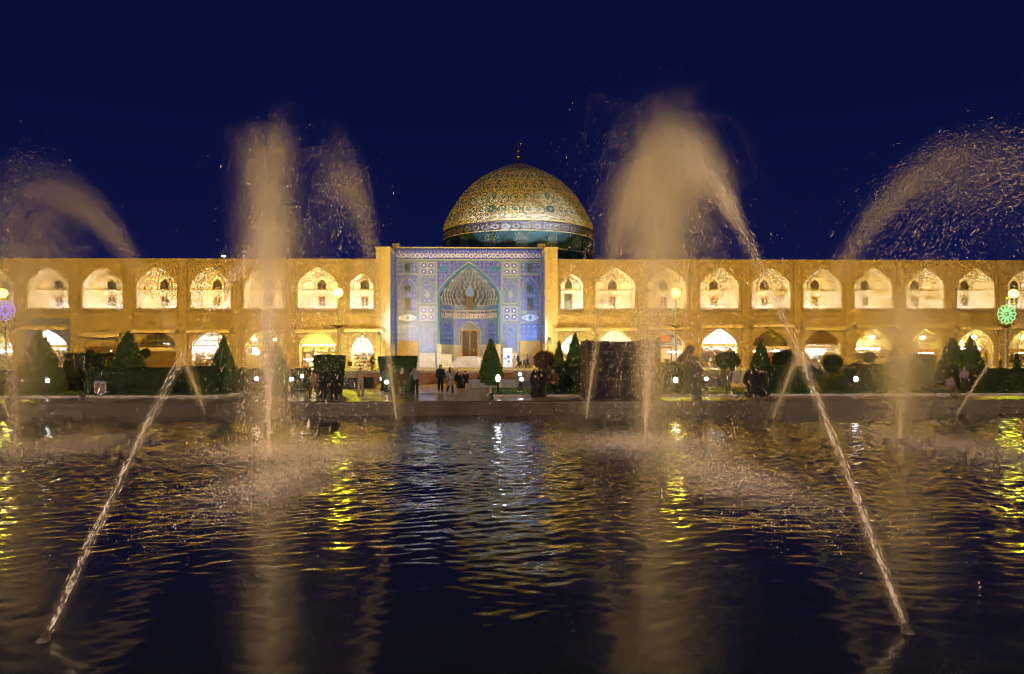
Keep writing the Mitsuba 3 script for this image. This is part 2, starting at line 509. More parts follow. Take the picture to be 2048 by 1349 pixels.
def paving_fn(p, n, uv):
    s = 0.5
    row = dr.floor(p.y / s)
    cu = p.x / 0.9 + 0.5 * (row - 2 * dr.floor(row * 0.5))
    tone = mikit.cell_rand(dr.floor(cu), row, 2)
    j = dr.maximum(line_at(cu, 0.03), line_at(p.y / s, 0.05))
    k = mikit.fbm(p.x * 0.6, p.y * 0.6, 0.0, octaves=4)
    return mikit.mix((0.14, 0.11, 0.08), (0.30, 0.25, 0.19), 0.6 * tone + 0.5 * k - 0.1) * (1 - 0.55 * j)


def wet_fn(p, n, uv):
    k = mikit.fbm(p.x * 0.35, p.y * 0.5, 4.0, octaves=4)
    return 0.13 + 0.35 * mikit.smoothstep(0.48, 0.68, k)


def pave_h(p, n, uv):
    row = dr.floor(p.y / 0.5)
    cu = p.x / 0.9 + 0.5 * (row - 2 * dr.floor(row * 0.5))
    j = dr.maximum(line_at(cu, 0.04), line_at(p.y / 0.5, 0.07))
    return 0.012 * mikit.fbm(p.x * 2.2, p.y * 2.2, 0.5) - 0.008 * j


scene['paving'] = two({'type': 'bumpmap', 'arbitrary': mikit.proc(pave_h, eps=0.01), 'scale': 1.0,
                       'bsdf': {'type': 'principled', 'base_color': mikit.proc(paving_fn), 'roughness': mikit.proc(wet_fn), 'specular': 0.75}})


def terrace_fn(p, n, uv):
    k = mikit.fbm(p.x * 0.9, p.y * 0.9, 0.0, octaves=4)
    j = dr.maximum(line_at(p.x / 0.8, 0.03), line_at(p.y / 0.8, 0.03))
    return mikit.mix((0.30, 0.28, 0.24), (0.48, 0.46, 0.42), k) * (1 - 0.4 * j)


scene['terrace_stone'] = two({'type': 'principled', 'base_color': mikit.proc(terrace_fn), 'roughness': 0.4, 'specular': 0.5})


def step_fn(p, n, uv):
    k = mikit.fbm(p.x * 2.2, p.y * 3, p.z * 8, octaves=3)
    return mikit.mix((0.20, 0.10, 0.05), (0.38, 0.21, 0.11), k)


scene['step_brick'] = two({'type': 'principled', 'base_color': mikit.proc(step_fn), 'roughness': 0.45, 'specular': 0.4})


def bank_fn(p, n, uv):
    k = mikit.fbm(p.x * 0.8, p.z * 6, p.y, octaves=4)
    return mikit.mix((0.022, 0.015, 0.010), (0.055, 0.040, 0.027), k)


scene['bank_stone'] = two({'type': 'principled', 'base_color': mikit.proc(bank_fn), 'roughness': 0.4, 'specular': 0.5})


def leaf(name, a, b):
    def fn(p, n, uv):
        return mikit.mix(a, b, mikit.noise(p.x * 5, p.y * 5, p.z * 5))
    scene[name] = two({'type': 'principled', 'base_color': mikit.proc(fn), 'roughness': 0.6, 'specular': 0.25})


leaf('conifer_leaf', (0.022, 0.055, 0.014), (0.085, 0.15, 0.035))
leaf('hedge_leaf', (0.016, 0.034, 0.012), (0.042, 0.07, 0.022))
leaf('red_leaf', (0.06, 0.022, 0.018), (0.12, 0.05, 0.03))
leaf('grass_blade', (0.025, 0.07, 0.015), (0.07, 0.14, 0.03))
plain('bark', (0.10, 0.07, 0.045), 0.9)
plain('soil', (0.05, 0.04, 0.03), 0.95)
plain('skin', (0.42, 0.27, 0.19), 0.5)
for nm, c in {'cloth_black': (0.018, 0.017, 0.02), 'cloth_navy': (0.03, 0.035, 0.06), 'cloth_grey': (0.24, 0.22, 0.21), 'cloth_tan': (0.36, 0.27, 0.19),
              'cloth_white': (0.68, 0.66, 0.62), 'cloth_brown': (0.10, 0.06, 0.045), 'cloth_red': (0.45, 0.05, 0.03), 'cloth_violet': (0.20, 0.13, 0.22),
              'cloth_orange': (0.6, 0.2, 0.04), 'cloth_blue': (0.08, 0.16, 0.45), 'hair': (0.02, 0.016, 0.014), 'shoe': (0.03, 0.027, 0.025)}.items():
    plain(nm, c, 0.85, 0.0, 0.2)


def cover_fn(p, n, uv):
    k = mikit.fbm(p.x * 0.7, p.y * 0.7, p.z * 0.5, octaves=4)
    return mikit.mix((0.008, 0.005, 0.018), (0.022, 0.014, 0.042), k)


scene['cover_cloth'] = two({'type': 'principled', 'base_color': mikit.proc(cover_fn), 'roughness': 0.9, 'specular': 0.08})
scene['lamp_body'] = two({'type': 'diffuse', 'reflectance': rgb(0.8, 0.8, 0.8)})
scene['water_surface'] = {'type': 'principled', 'base_color': rgb(0.006, 0.008, 0.011), 'roughness': 0.045, 'specular': 0.42}
scene['spray_drop'] = {'type': 'principledthin', 'base_color': rgb(0.97, 0.94, 0.90), 'roughness': 0.6, 'eta': 1.33, 'diff_trans': 1.0, 'spec_trans': 0.0}

# ---------------------------------------------------------------- ground, pool, water
WATER, FAR, NEAR_BANK = -0.65, 40.4, 4.9
POOL_X = 62.0
TERR_Y, TERR_Z = 75.0, 1.17


def structure(name, mesh, bsdf, label, smooth=False, **kw):
    return single(name, mesh, bsdf, label, None, 'structure', None, smooth, **kw)


g = sbox(-700, -200, 700, 900).difference(sbox(-POOL_X, NEAR_BANK, POOL_X, FAR))
m = trimesh.creation.extrude_polygon(g, 0.02, engine='earcut')
structure('promenade', MB().add(np.array(m.vertices) - [0, 0, 0.02], m.faces).out(), 'paving', 'wet stone promenade around the long pool')
b = MB().box(-POOL_X - 0.6, POOL_X + 0.6, NEAR_BANK - 0.6, FAR + 0.6, -1.6, -1.5)
structure('pool_floor', b.out(), 'bank_stone', 'dark floor of the pool')
pw = thing('pool_wall', 'low dark stone wall around the pool, far side with a ledge above the water', 'wall', None, 'structure')
b = MB()
b.box(-POOL_X - 0.5, POOL_X + 0.5, FAR + 0.004, FAR + 0.5, -1.49, -0.004 - 0.02)
b.box(-POOL_X, POOL_X, FAR - 0.16, FAR, -1.49, -0.34)
part(pw, 'far_face', b.out(), 'bank_stone')
b = MB().box(-POOL_X - 0.5, POOL_X + 0.5, NEAR_BANK - 0.5, NEAR_BANK - 0.004, -1.49, -0.024)
part(pw, 'near_face', b.out(), 'bank_stone')
for s in (-1, 1):
    part(pw, 'end_face', MB().box(*sorted((s * (POOL_X + 0.004), s * (POOL_X + 0.5))), NEAR_BANK, FAR, -1.49, -0.024).out(), 'bank_stone')
# kerb stones along the far edge, each its own piece
x = -46.0
while x < 50:
    w = 1.5 + 0.25 * rng.random()
    part(pw, 'kerb_stone', rbox(x, x + w - 0.012, FAR - 0.08, FAR + 0.42, 0.004, 0.055 + 0.008 * rng.random(), 0.015), 'stone' if rng.random() < 0.0 else 'bank_stone')
    x += w

JETS_X = (-24.0, -14.1, -4.6, 4.9, 14.25, 23.4)


# where the water of each line falls back: offset in x, y, spreads, share
SPLASH = [[(0, 23, 1.2, 3.5, 1.0)], [(0.3, 25, 1.5, 3.0, 1.0)], [(-1.1, 24.2, 1.5, 1.5, 0.65), (-0.2, 18.5, 0.7, 2.4, 0.35)],
          [(0.2, 26.2, 1.3, 1.9, 0.6), (0.7, 18.8, 0.75, 2.8, 0.4)], [(0.2, 24, 1.3, 4.2, 1.0)], [(0, 23, 1.2, 3.5, 1.0)]]


def wave_height(x, y):
    r = np.random.default_rng(11)
    h = np.zeros_like(x)
    rough = np.zeros_like(x)
    for jx in JETS_X:
        for (dx, yy, sx, sy, a) in SPLASH[JETS_X.index(jx)]:
            rough += 1.2 * a * np.exp(-((x - jx - dx) / (1.6 * sx)) ** 2 - ((y - yy) / (1.6 * sy)) ** 2)
    rough = np.minimum(rough, 1.1)
    calm = np.clip((y - 7.5) / 12.0, 0, 1)
    base = 0.56 + 0.58 * calm
    # ripples running out from where the jets land
    for jx in JETS_X:
        for yy in (18.0, 22.0, 26.0):
            cx, cy = jx + r.normal(0, 0.8), yy + r.normal(0, 1.0)
            d = np.hypot(x - cx, y - cy) + 0.6 * np.sin(0.7 * x + r.uniform(0, 6)) * np.cos(0.6 * y + r.uniform(0, 6))
            lam = r.uniform(0.30, 0.55)
            h += 0.0052 * lam / 0.55 * np.exp(-d / 12.0) / (1 + 0.05 * d) * np.sin(2 * np.pi * d / lam + r.uniform(0, 6.28)) * base
    for lam0, amp, n in ((2.6, 0.0050, 8), (1.1, 0.0034, 12), (0.55, 0.0038, 14), (0.30, 0.0027, 18), (0.17, 0.0012, 18)):
        for _ in range(n):
            lam = lam0 * r.uniform(0.7, 1.4)
            th = r.uniform(0, 2 * np.pi)
            ph = r.uniform(0, 6.28)
            env = 0.6 + 0.8 * np.sin(x * r.uniform(0.1, 0.4) + y * r.uniform(0.1, 0.4) + r.uniform(0, 6.28))
            k = base if lam0 > 0.6 else base * (0.30 + 0.70 * calm)
            h += amp * np.sqrt(2.0 / n) * env * k * np.sin(2 * np.pi * (np.cos(th) * x * 0.75 + np.sin(th) * y) / lam + ph)
    pts = np.stack([x * 9, y * 9, 0 * x], -1)
    h += rough * 0.055 * (meshkit.fbm(pts, 3) - 0.5) + rough * 0.05 * (meshkit.noise(pts * 0.35, 5) - 0.5)
    return h


wm = MB()


def water_tile(xs, ys):
    X, Y = np.meshgrid(xs, ys)
    v = np.stack([X, Y, WATER + wave_height(X, Y)], -1).reshape(-1, 3)
    n = len(xs)
    i = (np.arange(len(ys) - 1)[:, None] * n + np.arange(n - 1)[None]).ravel()
    wm.add(v, np.stack([i, i + 1, i + n + 1, i + n], 1))


ys = [NEAR_BANK]
while ys[-1] < FAR - 0.17:
    ys.append(min(FAR - 0.165, ys[-1] + 0.026 + 0.0030 * (ys[-1] - NEAR_BANK)))
ys = np.array(ys)
xs0 = np.linspace(-11, 11, 360)
xw = [11.0]
while xw[-1] < 34:
    xw.append(xw[-1] + 0.085 + 0.001 * (xw[-1] - 11))
while xw[-1] < POOL_X:
    xw.append(min(POOL_X, xw[-1] + 0.4))
xw = np.array(xw)
water_tile(np.concatenate([-xw[::-1], xs0[1:-1], xw]), ys)
structure('pool_water', wm.out(), 'water_surface', 'dark rippled water of the pool mirroring lights and sky', smooth=True)

# terrace in front of the buildings, with its flight of brick steps
terr = thing('terrace', 'raised pale terrace in front of the mosque and arcades', None, None, 'structure')
part(terr, 'slab', MB().box(-140, 140, TERR_Y, 150, 0.004, TERR_Z).out(), 'terrace_stone')
part(terr, 'edge', MB().box(-140, 140, TERR_Y - 0.08, TERR_Y - 0.003, TERR_Z - 0.16, TERR_Z + 0.012).out(), 'stone')
st = thing('brick_steps', 'wide flight of reddish brick steps up to the terrace', 'steps', None, 'structure')
for i in range(5):
    z1 = TERR_Z - 0.19 * (i + 1) - 0.02
    part(st, 'step', rbox(-11.5, 2.4, TERR_Y - 0.085 - 0.55 * (i + 1), TERR_Y - 0.085, 0.004 if i == 4 else z1 - 0.19, z1, 0.02), 'step_brick')

# ---------------------------------------------------------------- arcades
WALL_Y, WALL_TOP = 106.0, 15.45
BAY = 7.0
LEFT_BAYS = [-57.35 + BAY * i for i in range(-2, 6)]          # ... -22.35
RIGHT_BAYS = [17.05 + BAY * i for i in range(0, 10)]
SILL, SPRING, APEX, UW = 9.0, 12.1, 14.55, 5.3
LSPRING, LAPEX, LW = 4.15, 6.35, 4.9


def upper_alcove(wing, cx, w, tint, watts, extras=()):
    k = w / UW
    a = part(wing, 'alcove', alcove_shell(cx, w), 'plaster')
    yb = WALL_Y + 2.9
    m = MB()
    r = 0.045
    zc = 11.72
    m.box(cx - w / 2, cx + w / 2, yb - 0.10, yb - 0.003, zc - 0.05, zc + 0.05)
    # three blind arches and the net of ribs that closes the vault
    bw = w - 0.1
    c0 = 1.9 * k
    arcs = [(cx, c0, 13.75)]
    sw = (bw - c0) / 2
    arcs += [(cx - c0 / 2 - sw / 2, sw, 13.35), (cx + c0 / 2 + sw / 2, sw, 13.35)]
    for (ax, aw, az) in arcs:
        m.tube(P3(arch_line(ax, aw, zc + 0.05, zc + 0.8, az - (0.0 if ax == cx else 0.35), 8), yb - 0.03), r, 4)
    big = arch_line(cx, bw, SILL, SPRING, APEX - 0.05, 24)[1:-1]

    def on_arch(t):
        i = t * (len(big) - 1)
        j = min(int(i), len(big) - 2)
        return big[j] + (big[j + 1] - big[j]) * (i - j)
    ctr = np.array([cx, 12.75])
    ts = np.linspace(0.16, 0.84, 9)
    O_ = [on_arch(t) for t in ts]
    I_ = [ctr + 0.74 * (on_arch(t) - ctr) for t in (ts[1:] + ts[:-1]) / 2]
    J_ = [ctr + 0.56 * (on_arch(t) - ctr) for t in ts[1:-1]]

    def bar(p, q, y0=yb - 0.03, y1=yb - 0.03, rr=0.035):
        m.tube([[p[0], y0, p[1]], [(p[0] + q[0]) / 2, (y0 + y1) / 2, (p[1] + q[1]) / 2 + 0.03], [q[0], y1, q[1]]], rr, 4)
    for i in range(8):
        bar(O_[i], I_[i])
        bar(O_[i + 1], I_[i])
    for i in range(7):
        if J_[i][1] > 13.1:
            bar(I_[i], J_[i])
            bar(I_[i + 1], J_[i])
    # the net runs forward over the soffit, the cornice along the side walls
    yf = WALL_Y + 0.55
    ym = (yf + yb) / 2
    inn = arch_line(cx, w - 0.04, SILL, SPRING, APEX - 0.03, 24)[1:-1]

    def on_in(t):
        i = t * (len(inn) - 1)
        j = min(int(i), len(inn) - 2)
        return inn[j] + (inn[j + 1] - inn[j]) * (i - j)
    tn = np.linspace(0.06, 0.94, 9)
    for i in range(8):
        p, q, h_ = on_in(tn[i]), on_in(tn[i + 1]), on_in((tn[i] + tn[i + 1]) / 2)
        bar(p, h_, yb - 0.03, ym)
        bar(q, h_, yb - 0.03, ym)
        if i < 7:
            p2, q2 = on_in((tn[i] + tn[i + 1]) / 2), on_in((tn[i + 1] + tn[i + 2]) / 2)
            bar(p2, on_in(tn[i + 1]), ym, yf)
            bar(q2, on_in(tn[i + 1]), ym, yf)
    for sgn in (-1, 1):
        xx = cx + sgn * (w / 2 - 0.02)
        m.box(*sorted((xx, xx - sgn * 0.03)), yf - 0.04, yb - 0.101, zc - 0.05, zc + 0.05)
    part(a, 'rib', m.out(), 'rib')
    # arched window above the cornice
    if 'black' in extras:
        part(a, 'window', MB().prism(arch_poly(cx - 0.2, 0.95, 11.9, 12.5, 13.25, 8), yb - 0.05, yb - 0.002).out(), 'iron')
        part(a, 'doorway', MB().box(cx - 0.75, cx + 0.35, yb - 0.06, yb - 0.002, SILL + 0.03, 11.2).out(), 'iron')
    else:
        wp = arch_poly(cx, 1.2, zc + 0.10, 12.45, 13.15, 8)
        wdw = part(a, 'window', MB().prism(wp.difference(wp.buffer(-0.11)), yb - 0.08, yb - 0.002).out(), 'wood')
        part(wdw, 'pane', MB().prism(wp.buffer(-0.112), yb - 0.03, yb - 0.001).out(), 'dark_glass')
        mm = MB().box(cx - 0.03, cx + 0.03, yb - 0.07, yb - 0.031, zc + 0.2, 12.95).box(cx - 0.48, cx - 0.031, yb - 0.07, yb - 0.031, 12.4, 12.46).box(cx + 0.031, cx + 0.48, yb - 0.07, yb - 0.031, 12.4, 12.46)
        part(wdw, 'glazing_bar', mm.out(), 'wood')
        # glazed double door
        dx = 0.04
        dz0, dz1 = SILL + 0.02, 10.85
        dp = sbox(cx + dx - 0.52, dz0, cx + dx + 0.52, dz1)
        d = part(a, 'door', MB().prism(dp.difference(dp.buffer(-0.09)), yb - 0.09, yb - 0.002).out(), 'yellow_wood')
        for s in (-1, 1):
            lf = sbox(*( [cx + dx - 0.42, dz0 + 0.09, cx + dx - 0.005, dz1 - 0.09] if s < 0 else [cx + dx + 0.005, dz0 + 0.09, cx + dx + 0.42, dz1 - 0.09]))
            holes = unary_union([sbox(lf.bounds[0] + 0.07, z, lf.bounds[2] - 0.07, z + 0.36) for z in (dz0 + 0.55, dz0 + 0.97, dz0 + 1.37)])
            part(d, 'leaf', MB().prism(lf.difference(holes), yb - 0.06, yb - 0.025).out(), 'yellow_wood')
        part(d, 'pane', MB().box(cx + dx - 0.42, cx + dx + 0.42, yb - 0.02, yb - 0.001, dz0 + 0.1, dz1 - 0.1).out(), 'dark_glass')
    # balustrade
    rl = MB()
    x0, x1 = cx - w / 2 + 0.01, cx + w / 2 - 0.01
    y0 = WALL_Y + 0.16
    rl.box(x0, x1, y0, y0 + 0.08, SILL - 0.02, SILL + 0.05).box(x0, x1, y0, y0 + 0.08, SILL - 0.47, SILL - 0.41)
    n = 8
    for i in range(n + 1):
        xx = x0 + (x1 - x0 - 0.05) * i / n
        rl.box(xx, xx + 0.05, y0 + 0.01, y0 + 0.07, SILL - 0.41, SILL - 0.02)
    st_ = (x1 - x0 - 0.05) / n
    for i in range(n):
        ox = x0 + st_ * (i + 0.5) + 0.025
        an = np.linspace(0, 2 * np.pi, 13)[:-1]
        rl.tube(np.stack([ox + 0.15 * np.cos(an), np.full(12, y0 + 0.04), SILL - 0.215 + 0.15 * np.sin(an)], 1), 0.022, 4, closed=True)
    part(a, 'railing', rl.out(), 'rail_tile')
    part(a, 'sill_panel', MB().box(x0, x1, y0 + 0.09, y0 + 0.14, SILL - 0.40, SILL - 0.06).out(), 'brick')
    up = part(a, 'uplight', MB().box(cx - 0.9, cx + 0.9, WALL_Y + 1.5, WALL_Y + 1.66, SILL - 0.398, SILL - 0.33).out(), 'lamp_body')
    glow(up, np.array(tint) * watts, 1.0)
    if 'cooler' in extras:
        part(a, 'cooler_box', rbox(cx + 1.35, cx + 2.05, yb - 0.65, yb - 0.01, 10.3, 10.85, 0.04), 'galvanised')


def alcove_shell(cx, w):
    m = MB()
    line = arch_line(cx, w, SILL - 0.40, SPRING, APEX, 18)
    m.ring_wall(line, WALL_Y + 0.50, WALL_Y + 2.9)
    m.prism(Polygon(line), WALL_Y + 2.9, WALL_Y + 3.0)
    m.box(cx - w / 2, cx + w / 2, WALL_Y + 0.5, WALL_Y + 2.89, SILL - 0.5, SILL - 0.402)
    return m.out()


def shop(wing, cx, w, kind, watts=1.0):
    """the vaulted shop front of one bay; kind names what the photograph shows there"""
    k = w / LW
    zs, za = LSPRING, LAPEX
    line = arch_line(cx, w, TERR_Z + 0.01, zs, za, 14)
    m = MB()
    yb = WALL_Y + (2.2 if kind not in ('dark_gable', 'dark_panel') else 0.9)
    m.ring_wall(line, WALL_Y + 0.5, yb)
    m.prism(Polygon(line), yb, yb + 0.1)
    s = part(wing, 'shop_front', m.out(), 'brick' if kind in ('dark_gable', 'dark_panel') else 'pale_brick' if kind in ('yellow_grid', 'yellow_lamp', 'two_lamps', 'gold_tube') else 'plaster')
    rl = arch_poly(cx, w - 0.02, 3.9, zs, za - 0.02, 12)
    yg = WALL_Y + 0.75
    tym = rl.difference(rl.buffer(-0.12))

    def lamp(name, mesh, colour, weight=0.5):
        e = part(s, name, mesh, 'lamp_body')
        glow(e, colour, weight)

    def goods(z0, z1, seed, n=26, y=None):
        r = np.random.default_rng(seed)
        y = yb - 0.5 if y is None else y
        cols = ['cloth_white', 'cloth_tan', 'cloth_tan', 'cloth_grey', 'cloth_white', 'yellow_wood', 'cloth_grey', 'cloth_violet', 'dark_wood', 'cloth_brown', 'cloth_blue']
        by = {}
        nz = 4
        for row in range(nz):
            zr = z0 + (z1 - z0) * row / nz
            xx = cx - w / 2 + 0.3
            while xx < cx + w / 2 - 0.5:
                ww = r.uniform(0.12, 0.42)
                hh = (z1 - z0) / nz * r.uniform(0.35, 0.9)
                by.setdefault(cols[r.integers(len(cols))], MB()).box(xx, xx + ww, y - 0.25, y, zr, zr + hh)
                xx += ww + r.uniform(0.02, 0.12)
        sh = MB()
        for row in range(nz + 1):
            zr = z0 + (z1 - z0) * row / nz
            sh.box(cx - w / 2 + 0.2, cx + w / 2 - 0.2, y - 0.3, y + 0.1, zr - 0.05, zr - 0.004)
        shelf = part(s, 'shelf', sh.out(), 'wood')
        for c in sorted(by):
            part(shelf, 'goods', by[c].out(), c, kind='stuff')

    def grid(bsdf, nx, nz, z0=3.9, bar=0.045):
        holes = []
        x0, x1 = cx - w / 2, cx + w / 2
        poly = arch_poly(cx, w - 0.02, z0, zs, za - 0.02, 12)
        inner = poly.buffer(-0.10)
        for i in range(nx):
            for j in range(nz):
                holes.append(sbox(x0 + (x1 - x0) * i / nx + bar / 2, z0 + (za - z0) * j / nz + bar / 2, x0 + (x1 - x0) * (i + 1) / nx - bar / 2, z0 + (za - z0) * (j + 1) / nz - bar / 2))
        part(s, 'fanlight', MB().prism(poly.difference(unary_union(holes).intersection(inner)), yg, yg + 0.07).out(), bsdf)

    warm, white, cool, yel = (1, 0.72, 0.32), (1, 0.97, 0.85), (0.80, 0.95, 1.0), (1, 0.66, 0.06)
    if kind == 'white_blaze':
        lamp('tube_lamp', MB().box(cx - 1.3, cx + 1.3, WALL_Y + 1.0, WALL_Y + 1.25, 4.75, 4.95).out(), np.array(white) * 110 * watts, 0.8)
        part(s, 'fanlight', MB().prism(unary_union([sbox(cx + i * 0.42 - 0.02, 4.0, cx + i * 0.42 + 0.02, 6.6) for i in range(-5, 6)]).intersection(rl), yg, yg + 0.04).out(), 'white_paint')
        goods(1.4, 3.9, int(cx * 10) % 1000)
        part(s, 'fascia', MB().box(cx - w / 2 + 0.15, cx + w / 2 - 0.15, yg - 0.06, yg + 0.06, 3.95, 4.35).out(), 'white_paint')
    elif kind == 'yellow_lamp':
        lamp('bulb', MB().ball((cx - 0.1, WALL_Y + 0.62, 5.15), 0.24, 2, (1.4, 0.8, 0.9)).out(), np.array(yel) * 750 * watts, 0.8)
        lamp('tube_lamp', MB().box(cx - 1.9, cx + 1.3, WALL_Y + 1.3, WALL_Y + 1.42, 3.6, 3.72).out(), np.array(white) * 60 * watts, 0.6)
        grid('yellow_wood', 4, 2, 3.95, 0.10)
        goods(1.4, 3.6, int(cx * 10) % 1000)
    elif kind == 'yellow_grid':
        lamp('bulb', MB().ball((cx - 0.1, WALL_Y + 0.62, 5.15), 0.24, 2, (1.4, 0.8, 0.9)).out(), np.array(yel) * 750 * watts, 0.8)
        grid('yellow_wood', 3, 2, 3.5, 0.12)
        lamp('tube_lamp', MB().box(cx - 0.2, cx + 1.9, WALL_Y + 1.5, WALL_Y + 1.6, 3.0, 3.1).out(), np.array(white) * 18 * watts, 0.4)
        part(s, 'shutter', MB().box(cx - w / 2 + 0.1, cx + w / 2 - 0.1, yg + 0.3, yg + 0.36, 3.1, 3.5).out(), 'yellow_wood')
        goods(1.4, 3.0, int(cx * 10) % 1000)
    elif kind == 'gold_tube':
        lamp('tube_lamp', MB().box(cx - 2.1, cx + 2.1, WALL_Y + 0.80, WALL_Y + 0.98, 4.12, 4.30).out(), np.array((1, 0.78, 0.22)) * 60 * watts, 0.8)
        lamp('counter_lamp', MB().box(cx - 2.0, cx - 0.6, WALL_Y + 0.9, WALL_Y + 1.0, 2.3, 2.36).out(), np.array((1, 0.93, 0.6)) * 60 * watts, 0.4)
        goods(1.4, 4.0, int(cx * 10) % 1000)
        part(s, 'arch_trim', MB().prism(arch_poly(cx, w - 0.01, 4.0, zs, za - 0.01, 12).difference(arch_poly(cx, w - 0.45, 3.9, zs, za - 0.22, 12)), yg, yg + 0.08).out(), 'pale_brick')
    elif kind in ('white_grid', 'glass_grid'):
        grid('white_paint' if kind == 'glass_grid' else 'iron', 7 if kind == 'glass_grid' else 5, 4, 3.75, 0.05)
        lamp('tube_lamp', MB().box(cx - w * 0.3, cx + w * 0.3, WALL_Y + 1.3, WALL_Y + 1.45, 3.55, 3.65).out(), np.array(cool) * 55 * watts, 0.7)
        goods(1.4, 3.3, int(cx * 10) % 1000)
        part(s, 'fascia', MB().box(cx - w / 2 + 0.02, cx + w / 2 - 0.02, yg - 0.03, yg + 0.10, 3.66, 3.86).out(), 'white_paint')
    elif kind == 'red_sign':
        grid('iron', 6, 3, 4.15, 0.06)
        lamp('tube_lamp', MB().box(cx - 2.0, cx + 0.4, WALL_Y + 0.9, WALL_Y + 1.05, 3.55, 3.80).out(), np.array(white) * 75 * watts, 0.7)
        lamp('red_sign', MB().prism(affinity.scale(Polygon(arch_line(cx + 1.05, 1.3, 3.2, 3.5, 3.95, 8)), 1, 1), WALL_Y + 0.55, WALL_Y + 0.62).out(), np.array((1, 0.01, 0.03)) * 3.0 * watts, 0.2)
        part(s, 'sign_stripe', MB().prism(Polygon([(cx + 0.6, 3.45), (cx + 1.5, 3.55), (cx + 1.5, 3.66), (cx + 1.05, 3.72), (cx + 0.6, 3.58)]), WALL_Y + 0.52, WALL_Y + 0.547).out(), 'white_paint')
        goods(1.4, 3.4, int(cx * 10) % 1000)
    elif kind == 'two_lamps':
        lamp('bulb', MB().ball((cx - 1.4, WALL_Y + 0.62, 5.0), 0.20, 2, (1.3, 0.8, 0.9)).out(), np.array(yel) * 500 * watts, 0.6)
        lamp('white_bulb', MB().ball((cx + 1.25, WALL_Y + 0.62, 4.95), 0.17, 2).out(), np.array(cool) * 90 * watts, 0.5)
        lamp('shop_window', MB().box(cx - 1.9, cx - 0.9, WALL_Y + 1.2, WALL_Y + 1.25, 3.0, 3.9).out(), np.array(cool) * 4 * watts, 0.3)
        part(s, 'fascia', MB().box(cx - 1.0, cx + 1.9, yg, yg + 0.1, 3.6, 4.05).out(), 'yellow_wood')
    elif kind == 'dark_strips':
        part(s, 'fanlight', MB().prism(tym.union(unary_union([sbox(cx + i - 0.04, 3.9, cx + i + 0.04, 6.6) for i in (-1.2, 0, 1.2)]).intersection(rl)), yg, yg + 0.08).out(), 'dark_wood')
        part(s, 'pane', MB().prism(rl.buffer(-0.125), yg + 0.02, yg + 0.04).out(), 'dark_glass')
        part(s, 'fascia', MB().box(cx - w / 2 + 0.1, cx + w / 2 - 0.1, yg - 0.2, yg - 0.05, 3.65, 4.0).out(), 'canvas')
        lamp('tube_lamp', MB().box(cx + 0.5, cx + 2.2, WALL_Y + 0.7, WALL_Y + 0.8, 3.25, 3.37).out(), np.array((0.6, 0.8, 1.0)) * 85 * watts, 0.6)
        lamp('warm_tube', MB().box(cx - 2.2, cx - 1.2, WALL_Y + 0.9, WALL_Y + 1.0, 3.25, 3.33).out(), np.array(warm) * 60 * watts, 0.4)
        goods(1.4, 3.1, int(cx * 10) % 1000)
    elif kind == 'draped':
        dr_ = [(cx - w / 2 + 0.1, 4.1)] + [(cx - w / 2 + 0.1 + (w - 0.2) * i / 24, 4.35 - 0.22 * abs(math.sin(i * math.pi / 4))) for i in range(25)]
        part(s, 'drape', MB().prism(rl.intersection(Polygon([(cx - w / 2, 7)] + dr_[1:] + [(cx + w / 2, 7)])), yg, yg + 0.06).out(), 'dark_wood')
        lamp('tube_lamp', MB().box(cx - 1.6, cx + 0.6, WALL_Y + 0.9, WALL_Y + 1.05, 3.3, 3.5).out(), np.array((1, 0.96, 0.75)) * 85 * watts, 0.7)
        part(s, 'fascia', MB().box(cx - w / 2 + 0.1, cx + w / 2 - 0.1, yg - 0.2, yg - 0.05, 3.75, 4.05).out(), 'canvas')
        goods(1.4, 3.2, int(cx * 10) % 1000)
    elif kind == 'green_lit':
        grid('white_paint', 4, 3, 3.9, 0.06)
        lamp('tube_lamp', MB().box(cx - 1.5, cx + 1.8, WALL_Y + 1.2, WALL_Y + 1.3, 3.4, 3.5).out(), np.array((0.72, 1.0, 0.72)) * 55 * watts, 0.6)
        goods(1.4, 3.3, int(cx * 10) % 1000)
    elif kind == 'white_arch_trim':
        part(s, 'arch_trim', MB().prism(arch_poly(cx, w - 0.02, TERR_Z + 0.02, zs, za - 0.02, 12).difference(arch_poly(cx, w - 0.5, 1.0, zs, za - 0.25, 12)), yg, yg + 0.1).out(), 'white_paint')
        part(s, 'pane', MB().prism(rl.buffer(-0.3), yg + 0.3, yg + 0.34).out(), 'dark_glass')
        lamp('tube_lamp', MB().box(cx + 0.3, cx + 1.7, WALL_Y + 0.9, WALL_Y + 1.0, 3.2, 3.28).out(), np.array(cool) * 50 * watts, 0.5)
        part(s, 'sign_board', rbox(cx - 1.5, cx + 0.2, WALL_Y - 0.5, WALL_Y - 0.38, 4.55, 5.5, 0.03), 'cloth_orange')
    elif kind == 'dark_gable':
        part(s, 'gable_panel', MB().prism(arch_poly(cx, w - 0.9, 5.0, 5.05, 6.15, 6, 0.85), WALL_Y + 0.56, WALL_Y + 0.66).out(), 'tile_pale')
        part(s, 'beam', MB().box(cx - w / 2, cx + w / 2, WALL_Y + 0.6, WALL_Y + 0.8, 3.9, 4.1).out(), 'wood')
        for i in range(4):
            xx = cx - w / 2 + 0.06 + (w - 0.12) / 4 * i
            part(s, 'door_panel', rbox(xx + 0.03, xx + (w - 0.12) / 4 - 0.03, WALL_Y + 0.62, WALL_Y + 0.72, TERR_Z + 0.02, 3.86, 0.02), 'wood')
